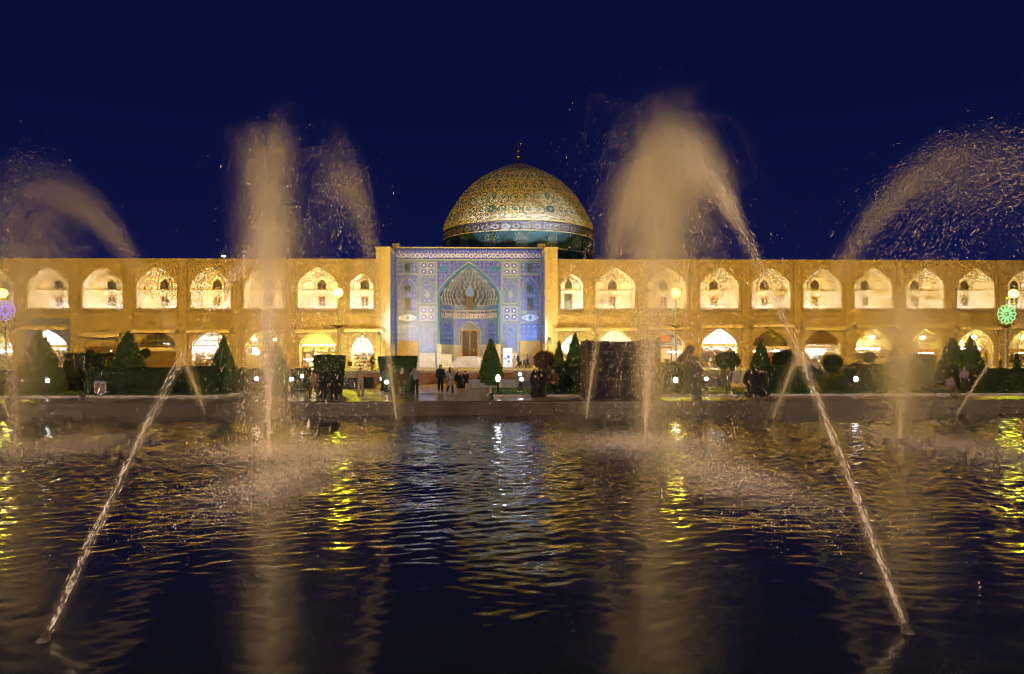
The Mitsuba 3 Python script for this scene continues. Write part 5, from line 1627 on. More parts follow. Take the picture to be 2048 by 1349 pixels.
def person(px, py_foot, z0, face, label, pose=STAND, height=1.70, top='cloth_black', low='cloth_black', hair='hair', dress=None, scarf=None, Y=None, group=None):
    g_ = ground_at(px, py_foot, z0) if Y is None else np.array([at(px, 700, Y)[0], Y, z0])
    k = thing('person', label, 'person', group)
    s = height / 1.72
    P_ = pose
    J = {a: np.array(b_, float) for a, b_ in P_.items()}

    def place(t):
        c, sn = math.cos(face), math.sin(face)
        v = np.array(t.vertices) * s
        return trimesh.Trimesh(np.stack([v[:, 0] * c - v[:, 1] * sn, v[:, 0] * sn + v[:, 1] * c, v[:, 2]], 1) + [g_[0], g_[1], z0 + 0.004], t.faces, process=False)

    def torso(x=0.0):
        ps = [m3.Manifold.batch_hull([m3.Manifold.sphere(0.115 + x, 10).scale([1.15, 0.85, 1]).translate(list(J['pel'])), m3.Manifold.sphere(0.11 + x, 10).scale([1.25, 0.85, 1]).translate(list((J['pel'] + J['chest']) / 2))]),
              m3.Manifold.batch_hull([m3.Manifold.sphere(0.11 + x, 10).scale([1.25, 0.85, 1]).translate(list((J['pel'] + J['chest']) / 2)), m3.Manifold.sphere(0.125 + x, 10).scale([1.3, 0.85, 1]).translate(list(J['chest'])), m3.Manifold.sphere(0.06 + x, 10).translate(list(J['sh'][0])), m3.Manifold.sphere(0.06 + x, 10).translate(list(J['sh'][1]))])]
        return ps

    def arms(x=0.0, full=1.0):
        ps = []
        for i in (0, 1):
            w = J['el'][i] + (J['wr'][i] - J['el'][i]) * full
            ps += [hull2(J['sh'][i], 0.055 + x, J['el'][i], 0.042 + x), hull2(J['el'][i], 0.042 + x, w, 0.030 + x)]
        return ps

    def legs(x=0.0, full=1.0):
        ps = []
        for i in (0, 1):
            a = J['kn'][i] + (J['an'][i] - J['kn'][i]) * full
            ps += [hull2(J['hip'][i], 0.092 + x, J['kn'][i], 0.060 + x), hull2(J['kn'][i], 0.060 + x, a, 0.042 + x)]
        return ps
    h = J['head']
    f_ = h - J['neck']
    headp = [m3.Manifold.sphere(0.1, 14).scale([0.78, 0.95, 1.18]).translate(list(h)), hull2(h + [0, 0.06, -0.06], 0.045, h + [0, 0.04, -0.09], 0.035, 8), hull2(h + [0, 0.095, 0.01], 0.012, h + [0, 0.108, -0.015], 0.014, 6),
             hull2(h + [-0.078, 0, 0.01], 0.016, h + [-0.08, 0.005, -0.03], 0.012, 6), hull2(h + [0.078, 0, 0.01], 0.016, h + [0.08, 0.005, -0.03], 0.012, 6), hull2(J['neck'] - [0, 0, 0.06], 0.058, h - [0, 0.01, 0.06], 0.052)]
    hands = hand(J['wr'][0], J['el'][0], 1) + hand(J['wr'][1], J['el'][1], -1)
    feet = []
    part(k, 'body', place(smooth_mesh(headp + torso() + arms() + legs() + hands, 0.06, 3)), 'skin', smooth=True)
    for i in (0, 1):
        a = J['an'][i]
        part(k, 'shoe', place(smooth_mesh([hull2(a + [0, -0.04, -0.035], 0.045, a + [0, 0.13, -0.045], 0.036)], 0.06, 2)), 'shoe', smooth=True)
    if dress != 'chador':
        part(k, 'trousers', place(smooth_mesh(legs(0.022, 0.95) + [m3.Manifold.sphere(0.13, 10).scale([1.2, 0.9, 0.9]).translate(list(J['pel']))], 0.08, 3)), low, smooth=True)
        tp = torso(0.024) + arms(0.02, 0.92)
        if dress == 'tunic':
            tp.append(m3.Manifold.batch_hull([m3.Manifold.sphere(0.14, 10).scale([1.2, 0.9, 1]).translate(list(J['pel'])), m3.Manifold.sphere(0.12, 10).translate(list(J['kn'][0] * 0.7 + J['hip'][0] * 0.3)), m3.Manifold.sphere(0.12, 10).translate(list(J['kn'][1] * 0.7 + J['hip'][1] * 0.3))]))
        part(k, 'shirt', place(smooth_mesh(tp, 0.08, 3)), top, smooth=True)
    else:
        lo = [J['an'][0] + [-0.10, -0.05, 0.02], J['an'][1] + [0.10, -0.05, 0.02], J['an'][0] + [-0.08, 0.14, 0.02], J['an'][1] + [0.08, 0.14, 0.02]]
        mid = [J['kn'][0], J['kn'][1], J['wr'][0], J['wr'][1], J['el'][0], J['el'][1]]
        cl = [m3.Manifold.batch_hull([m3.Manifold.sphere(0.075, 8).translate(list(q)) for q in mid + [J['pel'] - [0, 0.1, 0]]] + [m3.Manifold.sphere(0.09, 8).translate(list(q)) for q in J['sh']]),
              m3.Manifold.batch_hull([m3.Manifold.sphere(0.06, 8).translate(list(q)) for q in lo] + [m3.Manifold.sphere(0.12, 8).translate(list(q)) for q in (J['kn'][0], J['kn'][1], J['pel'] - [0, 0.08, 0.1])]),
              m3.Manifold.batch_hull([m3.Manifold.sphere(0.118, 12).scale([0.9, 0.95, 1.15]).translate(list(h - [0, 0.025, -0.012]))] + [m3.Manifold.sphere(0.085, 8).translate(list(q)) for q in J['sh']])]
        # opening for the face
        face_cut = m3.Manifold.sphere(0.085, 12).scale([0.85, 0.9, 1.15]).translate(list(h + [0, 0.095, -0.012]))
        cloak = m3.Manifold.batch_boolean(cl, m3.OpType.Add) - face_cut
        part(k, 'chador', place(smooth_mesh([cloak], 0.07, 3)), top, smooth=True)
    if scarf and dress != 'chador':
        sc = [m3.Manifold.sphere(0.116, 12).scale([0.88, 0.95, 1.15]).translate(list(h - [0, 0.02, -0.012])), hull2(h - [0, 0.03, 0.08], 0.10, J['neck'] - [0, 0.0, 0.06], 0.13)]
        part(k, 'headscarf', place(smooth_mesh([m3.Manifold.batch_boolean(sc, m3.OpType.Add) - m3.Manifold.sphere(0.085, 12).scale([0.8, 0.9, 1.1]).translate(list(h + [0, 0.09, -0.01]))], 0.06, 2)), scarf, smooth=True)
    elif dress != 'chador':
        cut = m3.Manifold.cube([0.4, 0.3, 0.4]).translate([float(h[0] - 0.2), float(h[1] + 0.045), float(h[2] - 0.36)])
        part(k, 'hair', place(smooth_mesh([(m3.Manifold.sphere(0.108, 14).scale([0.82, 0.96, 1.17]).translate(list(h - [0, 0.012, -0.008])) - cut) - m3.Manifold.cube([0.4, 0.4, 0.3]).translate([float(h[0] - 0.2), float(h[1] - 0.2), float(h[2] - 0.37)])], 0.05, 1)), hair, smooth=True)
    return k


CAM, AWAY = math.pi, 0.0        # facing the camera / the mosque
person(646, 800, 0.0, 0.3, 'person in dark clothes at the pool edge, left of the dark couple', STAND, 1.74, 'cloth_black', 'cloth_black')
person(668, 801, 0.0, -0.2, 'person in a long dark coat at the pool edge, right of the dark couple', STAND, 1.82, 'cloth_black', 'cloth_black', dress='tunic')
person(628, 797, 0.0, 1.2, 'person blurred by spray left of the flaring bush', WALK, 1.62, 'cloth_tan', 'cloth_brown')
person(721, 791, 0.0, CAM, 'person in tan clothes raising both hands to the face', PHOTO, 1.70, 'cloth_tan', 'cloth_tan')
person(790, 791, 0.0, CAM + 0.3, 'dark figure in front of the flaring bush, left of the white headscarf', STAND, 1.62, 'cloth_black', 'cloth_black', dress='tunic', scarf='cloth_black')
person(804, 791, 0.0, CAM - 0.3, 'woman with a white headscarf and a long dark coat', STAND, 1.66, 'cloth_brown', 'cloth_grey', dress='tunic', scarf='cloth_white')
person(831, 790, 0.0, CAM - 0.2, 'man in a grey shirt holding a camera up beside the flaring bush', PHOTO, 1.72, 'cloth_grey', 'cloth_black')
person(881, 786, 0.0, CAM, 'tall man in dark shirt walking towards the pool', WALK, 1.84, 'cloth_navy', 'cloth_black')
person(900, 787, 0.0, CAM + 0.4, 'woman in a pale tunic and dark headscarf walking beside the tall man', WALK, 1.66, 'cloth_grey', 'cloth_navy', dress='tunic', scarf='cloth_black')
person(915, 778, 0.05, CAM + 0.5, 'woman in black sitting on the ground before the steps', SIT, 1.66, 'cloth_black', 'cloth_black', dress='chador')
person(932, 777, 0.05, CAM - 0.5, 'man in dark clothes with pale sleeves sitting before the steps', SIT, 1.76, 'cloth_navy', 'cloth_black')
person(958, 733, TERR_Z + 0.28, CAM, 'child in white on the portal steps', STAND, 1.30, 'cloth_white', 'cloth_white', Y=107.9)
person(1005, 738, TERR_Z, 1.2, 'person in grey standing beside the white banner', STAND, 1.66, 'cloth_grey', 'cloth_grey', Y=105)
person(1029, 738, TERR_Z, 0.4, 'pale figure in front of the right side door of the mosque', STAND, 1.58, 'cloth_tan', 'cloth_tan', Y=106)
person(1036, 738, TERR_Z, -1.2, 'man in black walking right past the white banner', WALK, 1.78, 'cloth_black', 'cloth_black', Y=103)
person(1048, 738, TERR_Z, -1.5, 'left one of two men walking before the right side door', WALK, 1.76, 'cloth_grey', 'cloth_navy', Y=103)
person(1055, 738, TERR_Z, -1.6, 'right one of two men walking before the right side door', WALK, 1.74, 'cloth_brown', 'cloth_black', Y=104)
person(1070, 796, 0.0, CAM + 0.2, 'left one of two women in black chadors by the lawn', STAND, 1.62, 'cloth_black', 'cloth_black', dress='chador')
person(1083, 795, 0.0, CAM - 0.2, 'right one of two women in black chadors by the lawn', STAND, 1.68, 'cloth_black', 'cloth_black', dress='chador')
person(1105, 792, 0.03, CAM, 'broad person in a dark brown coat before the hedge with hands on lap', SIT, 2.25, 'cloth_brown', 'cloth_black')
person(1498, 794, 0.03, CAM, 'left one of two dark figures before the conical tree', SIT, 2.1, 'cloth_black', 'cloth_black', dress='chador')
person(1515, 794, 0.03, CAM + 0.3, 'right one of two dark figures before the conical tree', SIT, 2.15, 'cloth_black', 'cloth_black', dress='chador')
person(1928, 789, 0.05, CAM, 'person in a violet shirt before the pointed conical tree', STAND, 1.66, 'cloth_violet', 'cloth_black')
person(1899, 795, 0.05, CAM, 'crouching person in violet grey on the right lawn', SIT, 1.60, 'cloth_violet', 'cloth_brown')
person(24, 795, 0.0, 0.4, 'grey figure before the hedge at the left edge', STAND, 1.60, 'cloth_grey', 'cloth_brown')
person(2001, 738, TERR_Z, 0.5, 'person standing on the terrace under the green neon flower', STAND, 1.74, 'cloth_grey', 'cloth_black', Y=92)
person(1128, 738, TERR_Z, CAM, 'person in white before the narrow shop right of the mosque', STAND, 1.7, 'cloth_white', 'cloth_grey', Y=98)
rider = person(741, 745, TERR_Z, -1.45, 'cyclist in dark clothes riding along the terrace', RIDE, 1.72, 'cloth_black', 'cloth_black', Y=80)


# ---------------------------------------------------------------- small things
def bicycle(px, Y, z0, face, label, group=None):
    x = at(px, 700, Y)[0]
    k = thing('bicycle', label, 'bicycle', group)

    def place(m_):
        v = np.array(m_.vertices)
        c, sn = math.cos(face), math.sin(face)
        return trimesh.Trimesh(np.stack([v[:, 0] * c - v[:, 1] * sn + x, v[:, 0] * sn + v[:, 1] * c + Y, v[:, 2] + z0], 1), m_.faces, process=False)
    an_ = np.linspace(0, 2 * np.pi, 25)[:-1]
    for wy in (-0.52, 0.52):
        w = part(k, 'wheel', place(MB().tube(np.stack([0 * an_, wy + 0.33 * np.cos(an_), 0.345 + 0.33 * np.sin(an_)], 1), 0.022, 6, closed=True).out()), 'shoe')
        sp_ = MB()
        for q_ in an_[::2]:
            sp_.tube([[0, wy, 0.345], [0, wy + 0.31 * math.cos(q_), 0.345 + 0.31 * math.sin(q_)]], 0.004, 3)
        part(w, 'spoke', sp_.out() if False else place(sp_.out()), 'galvanised', kind='stuff')
    fr = MB()
    for a, b_ in (((0, -0.52, 0.345), (0, -0.05, 0.30)), ((0, -0.52, 0.345), (0, -0.16, 0.80)), ((0, -0.05, 0.30), (0, -0.18, 0.88)), ((0, -0.05, 0.30), (0, 0.36, 0.78)), ((0, -0.16, 0.80), (0, 0.35, 0.83)), ((0, 0.34, 0.92), (0, 0.52, 0.345))):
        fr.tube([a, b_], 0.018, 6)
    part(k, 'frame', place(fr.out()), 'iron')
    part(k, 'saddle', place(rbox(-0.07, 0.07, -0.33, -0.06, 0.88, 0.94, 0.028)), 'shoe')
    part(k, 'handlebar', place(MB().tube([[-0.27, 0.28, 1.0], [-0.1, 0.36, 1.0], [0.1, 0.36, 1.0], [0.27, 0.28, 1.0]], 0.014, 6).tube([[0, 0.34, 0.9], [0, 0.36, 1.0]], 0.014, 6).out()), 'galvanised')
    part(k, 'crank', place(MB().tube([[-0.08, -0.05, 0.30], [0.08, -0.05, 0.30]], 0.05, 8).out()), 'galvanised')


bicycle(741.5, 80, TERR_Z, -1.45, 'bicycle ridden along the terrace by the dark cyclist')
for i, (px, fc, nm) in enumerate(((386, 1.2, 'left'), (397, 1.45, 'middle'), (409, 1.75, 'right'))):
    bicycle(px, 82 + 0.4 * i, TERR_Z, fc, f'{nm} one of three bicycles parked before the shop with the red sign')

# stall under a dark violet cover
Q = ground_at(1172, 799)
x0, x1, y0 = ground_at(1172, 799)[0], ground_at(1322, 799)[0], Q[1]
k = thing('covered_stall', 'large boxy stall under a dark violet cloth cover', 'stall')
zt_ = EYE + (HORIZON - 681) / F * y0
n = 26
xs_ = np.linspace(x0, x1, n)
top = zt_ - 0.07 * np.sin(np.linspace(0, np.pi, n)) + 0.16 * np.clip(np.linspace(-1.2, 1, n), 0, 1) ** 2
mb = MB()
for (yf, yb_) in ((y0, y0 + 2.6),):
    fold = 0.035 * np.sin(xs_ * 5.5) + 0.02 * np.sin(xs_ * 13 + 1)
    rows = []
    for t_ in np.linspace(0, 1, 12):
        rows.append(np.stack([xs_, yf + fold * (1 - t_) ** 0.6 - 0.05 * (1 - t_), 0.03 + (top - 0.03) * t_], 1))
    for t_ in np.linspace(0.1, 1, 6):
        rows.append(np.stack([xs_, yf + (yb_ - yf) * t_ + 0 * xs_, top - 0.04 * math.sin(math.pi * t_)], 1))
    for t_ in np.linspace(0.9, 0, 6):
        rows.append(np.stack([xs_, yb_ + fold * (1 - t_), 0.03 + (top - 0.03) * t_], 1))
    V = np.vstack(rows)
    i_ = (np.arange(len(rows) - 1)[:, None] * n + np.arange(n - 1)[None]).ravel()
    mb.add(V, np.stack([i_, i_ + 1, i_ + n + 1, i_ + n], 1))
    for s_, col in ((x0, 0), (x1, n - 1)):
        side_ = np.array([r_[col] for r_ in rows])
        c_ = side_.mean(0)
        mb.add(np.vstack([side_, [c_]]), [[j, (j + 1) % len(side_), len(side_)] for j in range(len(side_))])
part(k, 'cover', mb.out(), 'cover_cloth', smooth=50)
part(k, 'rope', MB().tube([[x, y0 - 0.10, zt_ - 0.62 + 0.02 * math.sin(2 * x)] for x in np.linspace(x0, x1, 12)], 0.012, 5).out(), 'cloth_grey')
for xx in (x0 + 0.05, x1 - 0.05):
    part(k, 'corner_pole', MB().tube([[xx, y0 - 0.06, 0.01], [xx, y0 - 0.06, zt_ + 0.05]], 0.035, 6).out(), 'iron')
part(k, 'side_shelf', rbox(x1 + 0.02, x1 + 0.75, y0 + 0.4, y0 + 1.3, 2.78, 2.86, 0.02), 'cloth_tan')
for i, (dx, dz, rr) in enumerate(((0.15, 0.45, 0.14), (0.45, 0.3, 0.18), (0.62, 0.55, 0.12))):
    part(k, 'equipment_case', rbox(x1 + 0.04 + dx - 0.1, x1 + 0.04 + dx + 0.14, y0 + 0.5, y0 + 0.9, 2.3 - dz - rr, 2.3 - dz + rr, 0.03), 'iron')
part(k, 'side_frame', MB().tube([[x1 + 0.7, y0 + 0.45, 0.02], [x1 + 0.7, y0 + 0.45, 2.8]], 0.03, 6).out(), 'iron')

# barrel shaped viewer on its stand at the edge of the pool
b0 = ground_at(1395, 803)
bx, by = b0[0], b0[1] + 0.12
k = thing('viewer_stand', 'dark tilted barrel on a tall stand at the pool edge', 'viewing device')
part(k, 'base', MB().lathe([(0.0, 0.06), (0.26, 0.06), (0.24, 0.14), (0.22, 0.38), (0.10, 0.46), (0.08, 0.5)], (bx, by, 0), 14).out(), 'iron', smooth=40)
part(k, 'pole', MB().lathe([(0.085, 0.45), (0.075, 1.15)], (bx, by, 0), 10).out(), 'iron')
part(k, 'box', rbox(bx - 0.34, bx + 0.26, by - 0.22, by + 0.22, 1.12, 1.95, 0.08), 'iron')
part(k, 'yoke', rbox(bx - 0.42, bx + 0.05, by - 0.2, by + 0.2, 1.9, 2.32, 0.09), 'iron')
d_ = np.array([0.62, 0.15, 0.66])
d_ /= np.linalg.norm(d_)
c_ = np.array([bx - 0.55, by, 2.42])
part(k, 'barrel', MB().tube([c_ - d_ * 0.55, c_ - d_ * 0.5, c_ + d_ * 0.48, c_ + d_ * 0.5], [0.18, 0.215, 0.215, 0.19], 16).out(), 'iron', smooth=40)
part(k, 'eyepiece', MB().tube([c_ - d_ * 0.55, c_ - d_ * 0.68], 0.10, 12).out(), 'galvanised')
p_ = ground_at(165, 803)
k = thing('bollard', 'short dark post at the pool edge below the square hedge', 'bollard', 'short posts at the pool edge')
part(k, 'post', MB().lathe([(0, 0.06), (0.10, 0.06), (0.10, 0.42), (0.06, 0.5), (0, 0.52)], (p_[0], p_[1] + 0.1, 0), 10).out(), 'iron', smooth=40)
p_ = ground_at(982, 803)
k = thing('bollard', 'short dark post at the pool edge below the oval garden lamp', 'bollard', 'short posts at the pool edge')
part(k, 'post', MB().lathe([(0, 0.06), (0.12, 0.06), (0.10, 0.34), (0.06, 0.42), (0, 0.44)], (p_[0], p_[1] + 0.1, 0), 10).out(), 'iron', smooth=40)

# white sign on the left lawn
p_ = ground_at(200, 791, 0.04)
k = thing('lawn_sign', 'small white pennant shaped sign before the long clipped hedge', 'sign')
sx, sy = p_[0], p_[1]
pent = Polygon([(-0.34, 0.85), (0.34, 0.85), (0.34, 0.22), (0.0, 0.04), (-0.34, 0.22)])
pent = affinity.translate(pent, sx, 0.04)
part(k, 'board', MB().prism(pent.buffer(-0.05), sy, sy + 0.03).out(), 'cloth_violet')
part(k, 'border', MB().prism(pent.difference(pent.buffer(-0.05)), sy - 0.02, sy + 0.05).out(), 'white_paint')
part(k, 'face', MB().prism(sbox(sx - 0.24, 0.34, sx + 0.24, 0.80), sy - 0.012, sy - 0.002).out(), 'cloth_grey')
part(k, 'cap', MB().box(sx - 0.34, sx + 0.34, sy - 0.02, sy + 0.05, 0.895, 0.95).out(), 'cloth_blue')

# banner and bin near the portal
bxp = at(1015, 700, 106.5)[0]
k = thing('banner', 'white upright banner with blue diamonds right of the steps', 'banner')
part(k, 'cloth', rbox(bxp - 0.62, bxp + 0.62, 106.45, 106.5, TERR_Z + 0.05, 3.75, 0.02), 'white_paint')
for (dx, dz, s_) in ((0.12, 1.45, 0.30), (-0.28, 1.2, 0.18), (0.15, 0.85, 0.18), (-0.05, 2.05, 0.12)):
    part(k, 'diamond', MB().prism(affinity.translate(Polygon([(-s_, 0), (0, -s_), (s_, 0), (0, s_)]), bxp + dx, TERR_Z + dz), 106.43, 106.447).out(), 'cloth_blue')
part(k, 'foot', rbox(bxp - 0.5, bxp + 0.5, 106.3, 106.65, TERR_Z + 0.003, TERR_Z + 0.048, 0.01), 'iron')
bb = at(1073, 700, 101)[0]
k = thing('litter_bin', 'white litter bin on the terrace before the right pier', 'bin')
part(k, 'body', rbox(bb - 0.42, bb + 0.42, 100.6, 101.3, TERR_Z + 0.003, TERR_Z + 0.95, 0.06), 'white_paint')
part(k, 'lid', rbox(bb - 0.30, bb + 0.30, 100.65, 101.25, TERR_Z + 0.952, TERR_Z + 1.35, 0.08), 'white_paint')
bb = at(1101, 686, WALL_Y - 0.5)
k = thing('wall_cabinet', 'pale meter cabinet on the right pier', 'cabinet')
part(k, 'box', rbox(bb[0] - 0.35, bb[0] + 0.35, WALL_Y - 0.62, WALL_Y - 0.435, bb[2] - 0.35, bb[2] + 0.4, 0.03), 'white_paint')
part(k, 'door', MB().box(bb[0] - 0.28, bb[0] + 0.28, WALL_Y - 0.64, WALL_Y - 0.622, bb[2] - 0.28, bb[2] + 0.33).out(), 'cloth_grey')

# clothes racks before the bright shop on the right
r = np.random.default_rng(21)
cxs = RIGHT_BAYS[3]
k = thing('clothes_rack', 'rack of red and coloured clothes before the bright white shop', 'clothes rack')
part(k, 'rail', MB().tube([[cxs - 2.6, 104.6, TERR_Z + 0.01], [cxs - 2.6, 104.6, 3.2], [cxs + 2.6, 104.6, 3.2], [cxs + 2.6, 104.6, TERR_Z + 0.01]], 0.03, 6).out(), 'galvanised')
cols = ['cloth_red', 'cloth_orange', 'cloth_white', 'cloth_tan', 'cloth_violet', 'cloth_red', 'cloth_blue', 'cloth_grey', 'cloth_red', 'cloth_brown', 'cloth_orange', 'cloth_white', 'cloth_red', 'cloth_tan']
for i, c_ in enumerate(cols):
    xx = cxs - 2.4 + i * 0.36
    hgt = r.uniform(0.9, 1.5)
    pl = Polygon([(xx - 0.06, 3.17), (xx + 0.06, 3.17), (xx + 0.24, 2.98), (xx + 0.30, 2.55), (xx + 0.19, 2.6), (xx + 0.22, 3.15 - hgt), (xx - 0.22, 3.15 - hgt), (xx - 0.19, 2.6), (xx - 0.30, 2.55), (xx - 0.24, 2.98)])
    part(k, 'garment', MB().prism(pl, 104.53 + 0.06 * (i % 3), 104.57 + 0.06 * (i % 3)).out(), c_)
for i, (px, lb) in enumerate(((1258, 'strip of orange neon letters like squiggles on the first balcony right of the mosque'), (1713, 'orange neon squiggles at a balcony foot on the right'))):
    q_ = at(px, 624, WALL_Y - 0.05)
    k = thing('neon_strip', lb, 'neon sign')
    sq = np.linspace(0, 1, 40)
    wdt = 2.6 if i == 0 else 1.5
    e = part(k, 'tube', MB().tube(np.stack([q_[0] - wdt / 2 + wdt * sq, np.full(40, WALL_Y - 0.08), q_[2] + 0.13 * np.sin(sq * 31) + 0.08 * np.sin(sq * 13)], 1), 0.022, 5).out(), 'lamp_body')
    glow(e, (1.0, 0.45, 0.03), 0.02)
    part(k, 'holder', MB().box(q_[0] - wdt / 2, q_[0] + wdt / 2, WALL_Y - 0.045, WALL_Y - 0.004, q_[2] - 0.03, q_[2] + 0.03).out(), 'iron')

# ---------------------------------------------------------------- fountains
G = 9.81


def fly(p0, v0, n, r, coherent=7.0, k0=0.008, k1=0.11, spread=0.02, wind=(0, 0, 0), steps=190, dt=0.022, kvar=0.5, spv=0.025, kick=0.8):
    """paths of water drops from a nozzle under gravity and air drag: positions and velocities (steps, n, 3)"""
    v0 = np.array(v0, float)
    sp = np.linalg.norm(v0)
    v = v0 / sp + r.normal(0, spread, (n, 3))
    v *= sp * (1 - np.abs(r.normal(0, spv, (n, 1))))
    p = np.tile(np.array(p0, float), (n, 1)) + r.normal(0, 0.015, (n, 3))
    k = k1 * np.exp(r.normal(0, kvar, (n, 1)))
    w = np.array(wind, float)
    L = np.zeros((n, 1))
    PS, VS = [], []
    for _ in range(steps):
        PS.append(p.copy())
        VS.append(v.copy())
        rel = v - w * np.clip(L / coherent - 0.8, 0, 1)
        s = np.linalg.norm(rel, axis=1, keepdims=True)
        kk = k0 + (k - k0) * np.clip((L - coherent) / 5.0, 0, 1)
        v = v + dt * (np.array([0, 0, -G]) - kk * s * rel)
        if n > 1:
            v = v + r.normal(0, 1, (n, 3)) * kick * math.sqrt(dt) * np.clip((L - coherent) / 4.0, 0, 1)
        p = p + dt * v
        L = L + dt * s
    return np.array(PS), np.array(VS)


def pick(PS, VS, m, r, fall=1.0, young=1.0):
    """places on the paths; of the drops that have fallen below 5 m only the share "fall" is left, the rest has blown away"""
    keep = r.uniform(size=PS.shape[:2]) < np.where(VS[..., 2] < 0, fall + (1 - fall) * np.clip((PS[..., 2] - 2.5) / 4.5, 0, 1) ** 1.5, 1.0)
    keep[:20] &= r.uniform(size=keep[:20].shape) < young
    ok = np.argwhere((PS[..., 2] > WATER + 0.03) & keep)
    i = ok[r.integers(len(ok), size=m)]
    f_ = r.uniform(0, 0.022, (m, 1))
    v = VS[i[:, 0], i[:, 1]]
    return PS[i[:, 0], i[:, 1]] + v * f_, v


def drops(p, v, r, size, stretch=4.0):
    """little spindles of water, drawn out along their flight"""
    n = len(p)
    s = np.linalg.norm(v, axis=1, keepdims=True)
    d = v / (s + 1e-6)
    a = np.cross(d, [0.3, 0.9, 0.2])
    a /= np.linalg.norm(a, axis=1, keepdims=True) + 1e-9
    b_ = np.cross(d, a)
    q = size * np.exp(r.normal(0, 0.4, (n, 1)))
    ln_ = q * (1 + (stretch - 1) * np.clip(s / 8, 0, 1.3))
    V = np.stack([p + d * ln_, p + a * q, p - a * q * 0.5 + b_ * q * 0.87, p - a * q * 0.5 - b_ * q * 0.87, p - d * ln_], 1).reshape(-1, 3)
    k = np.arange(n)[:, None] * 5
    return V, np.vstack([k + t for t in ([0, 1, 2], [0, 2, 3], [0, 3, 1], [4, 2, 1], [4, 3, 2], [4, 1, 3])])


def nozzle(k, p, d):
    d = np.array(d, float) / np.linalg.norm(d)
    p = np.array(p, float)
    part(k, 'nozzle', MB().tube([p - d * 0.22, p - d * 0.06, p], [0.055, 0.05, 0.026], 10).ball(p - d * 0.12, 0.075, 1).out(), 'iron')
    part(k, 'riser', MB().tube([[p[0], p[1], -1.49], [p[0], p[1], p[2] - 0.2], list(p - d * 0.2)], 0.035, 8).out(), 'iron')


CLOUDS = {}     # samples for the mist of each line of fountains
r = np.random.default_rng(5)


def jet(line, p0, v0, label, ndrops, size, coherent=7.0, k1=0.11, spread=0.02, core=4.0, group=None, mist=1.0, wind=(0, 0, 0), with_nozzle=True, kvar=0.5, stretch=4.0, k0=0.008, spv=0.03, corew=1.0, strands=900, fall=1.0, kick=0.8, young=1.0):
    k = thing('fountain_jet', label, 'fountain', group)
    PS, VS = fly(p0, v0, strands, r, coherent, k0, k1, spread, wind, kvar=kvar, spv=spv, kick=kick)
    if with_nozzle:
        nozzle(k, p0, v0)
    p, v = pick(PS, VS, ndrops, r, fall, young)
    # more drops along the tight young stream
    part(k, 'drops', trimesh.Trimesh(*drops(p, v, r, size, stretch), process=False), 'spray_drop', kind='stuff')
    if core:
        ctr, cv = fly(p0, v0, 1, np.random.default_rng(1), coherent, k0, k1, 0.0, wind, kvar=0.0, spv=0.0)
        ctr = ctr[:, 0]
        L = np.concatenate([[0], np.cumsum(np.linalg.norm(np.diff(ctr, axis=0), axis=1))])
        m_ = int(core * 200 * corew) + 40
        l = core * r.uniform(0, 1, m_) ** 1.15
        q = np.stack([np.interp(l, L, ctr[:, i]) for i in range(3)], 1)
        vv = np.stack([np.interp(l, L, cv[:, 0, i]) for i in range(3)], 1)
        q = q + r.normal(0, 1, (m_, 3)) * (0.012 + 0.006 * l)[:, None]
        part(k, 'stream', trimesh.Trimesh(*drops(q, vv, r, 0.0034, 9.0), process=False), 'spray_drop', kind='stuff')
        m2 = 30000
        l = core * r.uniform(0, 1, m2)
        q = np.stack([np.interp(l, L, ctr[:, i]) for i in range(3)], 1) + r.normal(0, 1, (m2, 3)) * (0.012 + 0.005 * l)[:, None]
        CLOUDS.setdefault(line, []).append((q, 0.11 * core / m2 * max(corew, 0.3)))
    pm, _ = pick(PS, VS, 60000, r, fall, young)
    CLOUDS.setdefault(line, []).append((pm, mist * 10.0 / 60000))


V0, ANG = 20.6, math.radians(47.5)
vy, vz = V0 * math.cos(ANG), V0 * math.sin(ANG)
NOZ = WATER + 0.06
near_p = [ground_at(95, 1262, NOZ), ground_at(1806, 1250, NOZ)]
FARG = 'far row of fountain jets arching towards the camera'
for line, px, py, mi_, lab in ((0, 22, 835, 0.08, 'far fountain jet at the left edge of the photo'), (1, 411, 830, 0.42, 'far fountain jet rising left of the left water column'), (2, 792, 838, 0.30, 'far fountain jet in front of the flaring bush'),
                               (3, 1172, 838, 0.50, 'far fountain jet at the left of the covered stall'), (4, 1545, 840, 0.42, 'far fountain jet below the two seated dark figures'), (5, 1912, 834, 0.08, 'far fountain jet near the right edge')):
    p0 = ground_at(px, py, NOZ)
    jet(line, p0, (0.0, -vy * (1.0 if line in (1, 4) else 0.97), vz * (0.97 if line in (1, 4) else 0.96)), lab, 3500 if line in (0, 5) else 4500 if line in (1, 4) else 7000, 0.0062, 8.0, 0.10, 0.016, 3.6, FARG, mi_, corew=2.2, strands=350, fall=0.06 if line in (0, 1, 5) else 0.22, kick=0.6)
NEARG = 'near row of fountain jets rising away from the camera'
jet(2, near_p[0], (-0.1, vy * 1.0, vz * 0.80), 'near fountain jet rising from the lower left corner', 3500, 0.0038, 4.5, 0.14, 0.006, 4.6, NEARG, 0.10, corew=0.22, strands=400, fall=0.4, kick=1.6, young=0.25, stretch=7.0)
jet(3, near_p[1], (0.05, vy, vz), 'near fountain jet rising from the lower right corner', 9500, 0.0044, 5.0, 0.12, 0.008, 4.0, NEARG, 0.80, corew=0.22, kvar=0.9, strands=700, fall=0.6, kick=2.2, young=0.25, stretch=7.0)
